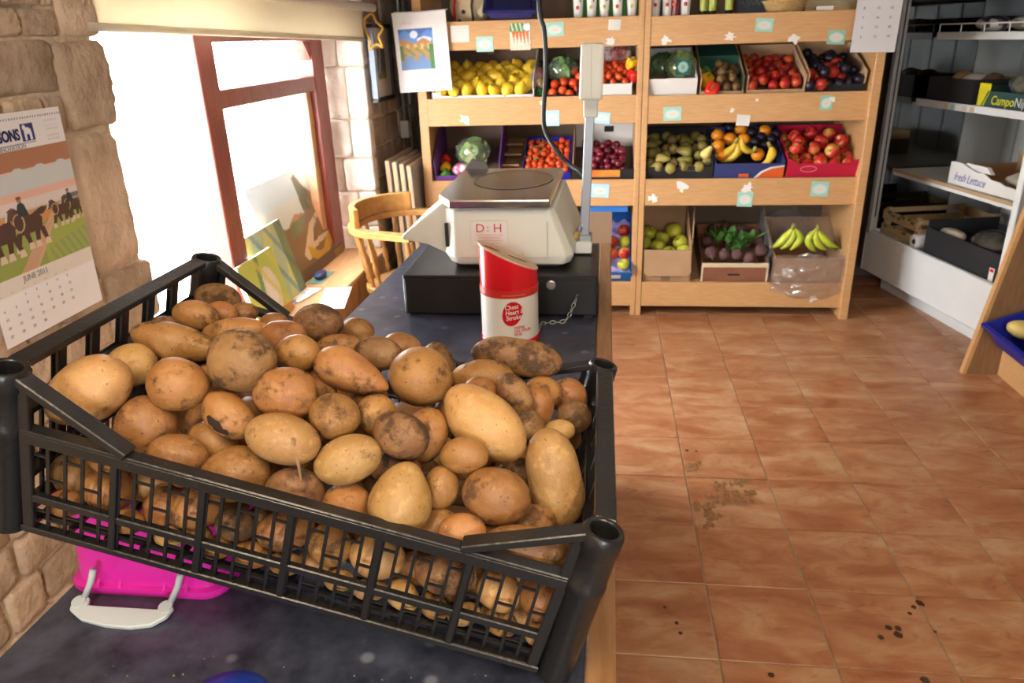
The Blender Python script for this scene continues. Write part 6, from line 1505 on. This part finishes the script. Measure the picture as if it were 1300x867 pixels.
# far end: grey posts, smoked glass side
M_SMOKE = clear_mat('smoked_glass', (.22, .23, .23), .18, .03)
boxp('end_post', M_FGR, chill, -.012, .028, .0, .045, .34, HT2, bevel=.004); boxp('end_post_channel', mat('black_gasket', (.02, .02, .02), .6), chill, -.010, .030, .018, .026, .45, HT2 - .1)
boxp('end_glass', M_SMOKE, chill, .002, .008, .045, DEP * .62, .37, HT2 - .02); boxp('end_panel', M_FG, chill, -.01, .012, DEP * .62, DEP, .11, HT2); boxp('end_base', M_FW, chill, -.012, .0, 0, DEP, .11, .38)
boxp('near_post', M_FW, chill, LEN - .04, LEN, .0, .05, .37, HT2, bevel=.004); boxp('near_glass', clear_mat('end_glass_clear', (.9, .93, .93), .1, .02), chill, LEN - .012, LEN - .006, .05, DEP - .03, .37, HT2 - .2); boxp('near_base', M_FW, chill, LEN - .012, LEN, .03, DEP, .11, .37)
SH = [(.740, .10), (1.140, .17), (1.495, .23)]
M_SHW = mat('cream_shelf', (.62, .62, .55), .4)
for k, (z, d0) in enumerate(SH):
    boxp('shelf', M_SHW, chill, .03, LEN - .05, d0, DEP - .035, z - .022, z, bevel=.002)
    boxp('shelf_edge', M_FW, chill, .03, LEN - .05, d0 - .008, d0, z - .034, z + .004, bevel=.002)
    if k == 0: boxp('wood_edge', mat('pale_wood_edge', (.44, .30, .16), .6), chill, .03, LEN - .05, d0 - .014, d0 - .008, z - .014, z + .004)
    if k == 2:
        MB().tube([(.035, d0, z + .045), (LEN - .06, d0, z + .045)], .004, 6).build('guard_rail', M_FW, chill)
        for q in range(7): MB().tube([(.036 + q * .19, d0, z), (.036 + q * .19, d0, z + .045)], .003, 6).build('guard_post', M_FW, chill)
    if k == 1:
        for q, c in enumerate(((.36, (.35, .55, .48)), (.30, (.6, .55, .35)), (.52, (.58, .45, .28)), (.46, (.60, .55, .40)))): boxp('shelf_label', mat('shelf_tag_%d' % q, c[1], .6), chill, c[0], c[0] + .035, d0 - .0095, d0 - .008, z - .03, z - .004)
bpy.context.view_layer.update()
FM = chill.matrix_world.copy()
def fthing(name, label, cat, s, d, z, rz=0., group=None): return thing(name, label, cat, FM @ Vector((s, d, z)), (0, 0, FA + rz), group)
def obox(root, l, w2, h, mt, th=.006, inner=None, hs=(1, 1, 1, 1)):
    boxp('base', mt, root, 0, l, 0, w2, 0, .005); boxp('front_panel', mt, root, 0, l, 0, th, .005, h * hs[0]); boxp('back_panel', inner or mt, root, 0, l, w2 - th, w2, .005, h * hs[1]); boxp('end_panel', mt, root, 0, th, th, w2 - th, .005, h * hs[2]); boxp('end_panel', mt, root, l - th, l, th, w2 - th, .005, h * hs[3])
# upper shelf: wrapped packs
z = SH[2][0] + .001
o = fthing('yellow_box', 'yellow and black printed box at the far end of the top chiller shelf', 'box', .10, .45, z); boxp('lid', mat('amber_black_box', (.35, .20, .03), .5, col2=(.05, .04, .02), nscale=7, lo=.45, hi=.5), o, 0, .42, 0, .20, .05, .075, bevel=.004); boxp('tray', mat('dark_green_tray', (.02, .05, .03), .6), o, .004, .41, .004, .196, 0, .05)
for k, (s, d, lb, c1, c2) in enumerate(((.36, .32, 'white plastic bag with black stripes on the top chiller shelf', (.60, .58, .55), (.06, .05, .05)), (.60, .34, 'clear bag of dark vegetables beside the striped bag', (.22, .20, .14), (.50, .48, .42)), (.86, .36, 'green printed salad pack on the top chiller shelf', (.16, .42, .08), (.62, .68, .60)))):
    o = fthing('produce_bag', lb, 'bag', s, d, z + .042); link('bag', blob_mesh('bag', mat('bag_print_%d' % k, c1, .3, col2=c2, nscale=11, ndetail=2, lo=.47, hi=.53, stretch=(1, 3, 1)), (.108, .075, .038), 60 + k, .06, 3, 4, .05, 9), o)
# middle shelf
z = SH[1][0] + .001
o = fthing('black_crate', 'black open carton with wrapped goods on the middle chiller shelf', 'box', .08, .19, z); obox(o, .40, .30, .125, CARDBK, inner=CARD)
for k, (s, d, c) in enumerate(((.10, .14, (.42, .25, .10)), (.22, .12, (.55, .50, .45)), (.32, .16, (.16, .08, .05)))):
    q = fthing('wrapped_pack', ['brown paper pack in the black open carton', 'clear wrapped pack sticking out of the black carton', 'dark brown pack in the black open carton'][k], 'pack', .08 + s, .19 + d, z + .10); link('pack', blob_mesh('pack', mat('pack_%d' % k, c, .5), (.05, .07, .05), 70 + k, .1, 3, 3, .04, 8), q)
M_DGN = mat('dark_teal_box_print', (.03, .075, .07), .5); M_YEL = mat('lemon_yellow_print', (.72, .62, .02), .5)
o = fthing('green_yellow_box', 'dark green produce box with yellow corner and lettering', 'box', .515, .20, z); obox(o, .46, .30, .095, M_DGN, hs=(.80, 1, 1, 1))
MB().prism([(0, .0), (.05, .0), (.085, .078), (.085, .112), (.0, .112)], 'y', -.003, .0).build('yellow_corner', M_YEL, o); MB().prism([(.034, 0), (.042, 0), (.082, .078), (.074, .078)], 'y', -.0045, -.003).build('green_stripe', M_DGN, o)
text('Campo', .062, mat('yellow_letter_ink', (.74, .66, .03), .5), o, (.105, -.0035, .014), (PI / 2, 0, 0), .92, shear=.12, bold=.0006); text('Nijar', .062, mat('white_letter_ink', (.78, .80, .80), .5), o, (.275, -.0035, .014), (PI / 2, 0, 0), .92, shear=.12)
q = fthing('bagged_herbs', 'clear bag of dark leafy produce in the green box', 'bag', .515 + .25, .20 + .14, z + .105); link('leaves', blob_mesh('leaves', mat('dark_mixed_leaf', (.10, .09, .04), .6, col2=(.20, .17, .09), nscale=18), (.16, .10, .06), 81, .10, 4, 4, .08, 12), q); link('bag', blob_mesh('bag', M_BAG, (.175, .115, .070), 82, .06, 4, 4, .07, 12), q)
# low shelf: torn white lettuce box with handwriting
z = SH[0][0] + .001
o = fthing('lettuce_box', 'torn white lettuce box with blue handwriting on its side', 'box', .52, .115, z); l = .56
boxp('base', CARD, o, 0, l, 0, .38, 0, .005); boxp('back_panel', CARD, o, 0, l, .374, .38, .005, .15); boxp('end_panel', CARD, o, l - .006, l, .006, .374, .005, .15); boxp('end_panel', CARD, o, 0, .006, .006, .374, .005, .095)
MB().prism([(0, 0), (l, 0), (l, .055), (.43, .060), (.40, .070), (.33, .072), (.27, .095), (.22, .090), (.16, .100), (.10, .118), (.04, .120), (0, .115)], 'y', 0, .006).build('torn_front', CARDW, o)
text('fresh Lettuce', .060, mat('blue_marker', (.04, .06, .30), .6), o, (.045, -.0008, .026), (PI / 2, 0, 0), .78, shear=.35)
MB().prism([(.05, 0), (.30, 0), (.26, .03), (.10, .03)], 'y', -.0, .02).build('paper_lining', mat('soft_white_paper', (.78, .74, .73), .9), o, loc=(0, .02, .09))
q = fthing('salad_bag', 'clear bag of salad lying in the white lettuce box', 'bag', .90, .30, z + .06); link('bag', blob_mesh('bag', mat('salad_in_film', (.40, .36, .26), .35, col2=(.60, .56, .48), nscale=14), (.13, .10, .045), 90, .08, 3, 4, .06, 9), q)
# deck: slatted wooden crate, white roll, black carton with dark bags
z = .3405
o = fthing('wooden_crate', 'open slatted wooden crate with stencilled end in the chiller base', 'crate', .03, .07, z + .012, 0)
M_CRW = mat('raw_crate_wood', (.44, .30, .15), .7, col2=(.52, .37, .20), nscale=9, stretch=(1, 8, 8))
CLn, CWd = .36, .52
for zz_ in (.0, .085): boxp('slat', M_CRW, o, 0, CLn, 0, .010, zz_ + .002, zz_ + .060, bevel=.002); boxp('slat', M_CRW, o, 0, CLn, CWd - .01, CWd, zz_ + .002, zz_ + .060, bevel=.002)
for xx in (0, CLn - .012): 
    for e0, e1 in ((.002, .036), (.062, .100), (.122, .152)): boxp('end_board', M_CRW, o, xx, xx + .012, .012, CWd - .012, e0, e1, bevel=.002)
for yv in (.0, .11, .22, .33, .44): boxp('floor_slat', M_CRW, o, .012, CLn - .012, yv + .01, yv + .08, .0, .008)
for xx, yv in ((.014, .014), (CLn - .04, .014), (.014, CWd - .04), (CLn - .04, CWd - .04)): boxp('corner_post', M_CRW, o, xx, xx + .025, yv, yv + .025, .008, .16)
stn = MB()
for k in range(9):
    v, f = splat(0, 0, .022, .012, k, 10, .5, 0); x_, z_ = .04 + .034 * k, (.125 if k % 3 else .05) + .012 * (k % 2); stn.add([(x_ + a_, -.0012, z_ + b_) for a_, b_, c_ in v], f)
tag(stn.build('stencil_mark', mat('green_stencil', (.14, .17, .08), .8), o), kind='stuff')
o = fthing('paper_roll', 'white paper roll in front of the wooden crate', 'roll', .40, .06, z + .045, 0); MB().lathe([(.014, 0), (.042, 0), (.042, .12), (.014, .12)], 24).build('roll', M_PAPER, o, rot=(-PI / 2, 0, 0)); MB().lathe([(.0, -.001), (.015, -.001), (.015, .001)][1:], 16).build('core_hole', CARDBK, o, rot=(-PI / 2, 0, 0))
o = fthing('black_carton', 'black open carton of dark bagged produce in the chiller base', 'box', .52, .045, z + .012); obox(o, .60, .42, .15, CARDBK, hs=(1, 1, 1.25, .9)); boxp('white_tag', CARDW, o, .545, .58, -.0015, 0, .01, .075); boxp('red_mark', M_TINR, o, .55, .575, -.0022, -.0015, .055, .07)
M_DBAG = mat('black_glossy_bag', (.025, .023, .024), .18, col2=(.07, .06, .05), nscale=14)
for k, (s, d, zz_, rad) in enumerate(((.33, .15, .13, (.13, .09, .075)), (.47, .32, .19, (.10, .075, .07)))):
    q = fthing('dark_bag', ['glossy dark bag of produce slumped in the black carton', 'black plastic bag behind the glossy slumped bag'][k], 'bag', .52 + s, .045 + d, z + zz_); link('bag', blob_mesh('bag', M_DBAG, rad, 95 + k, .10, 3, 4, .07, 9), q)
q = fthing('brown_pack', 'small clear pack of brown mushrooms at the carton edge', 'pack', .625, .13, z + .14); link('pack', blob_mesh('pack', mat('mushroom_film', (.30, .26, .20), .3, col2=(.42, .37, .30), nscale=20), (.09, .05, .03), 99, .08, 3, 3, .05, 9), q)

# ================================================================== SECOND STAND on the right
sdn = thing('side_stand', 'sloping beech produce stand with end panel beside the chiller', 'stand', (1.713, 3.47, 0))
M_BDK = mat('shaded_beech_panel', (.22, .115, .048), .5, col2=(.27, .145, .062), nscale=10, stretch=(10, 10, 1))  # beech with the shade on the panel face put into its colour
MB().prism([(0, 0), (.62, 0), (.62, 1.25), (.190, 1.25)], 'y', 0, .028).build('end_panel', M_BDK, sdn)
MB().prism([(-.002, 0), (.016, 0), (.206, 1.25), (.188, 1.25)], 'y', -.001, .029).build('front_edging', M_BEECH, sdn)  # lighter wood strip stands for the lit front edge
boxp('lip_board', M_BEECH_H, sdn, .155, .175, -1.0, 0, .0, .175, bevel=.002)
MB().prism([(.175, .14), (.60, .30), (.60, .315), (.175, .155)], 'y', -1.0, 0).build('shelf_board', M_BEECH_IN, sdn)
MB().prism([(0, 0), (.62, 0), (.62, 1.25), (.190, 1.25)], 'y', -1.03, -1.0).build('end_panel', M_BDK, sdn)
M_BLUEC = mat('ultramarine_crate_plastic', (.010, .018, .26), .32)
bc = open_tub('blue_crate', 'ultramarine plastic crate sloping on the side stand', 'crate', (1.945, 3.245, .235), (0, -math.radians(20), 0), .36, .34, .11, M_BLUEC, .02, .014)
for k, (dx_, dy_, c) in enumerate(((-.08, .095, (.62, .46, .14)), (.07, .07, (.20, .05, .05)), (-.02, -.075, (.60, .44, .16)))):
    o = thing('squash', ['yellow squash in the ultramarine crate', 'dark red squash in the ultramarine crate', 'second yellow squash in the ultramarine crate'][k], 'squash', (1.945 + dx_, 3.245 + dy_, .30 + dx_ * .3), (0, .3, k)); link('flesh', blob_mesh('flesh', mat('squash_%d' % k, c, .4), (.075, .045, .042), 110 + k, .06, 2, 3), o); MB().tube([(.07, 0, 0), (.09, .004, .006)], .008, 7).build('stalk', M_GSTEM, o)
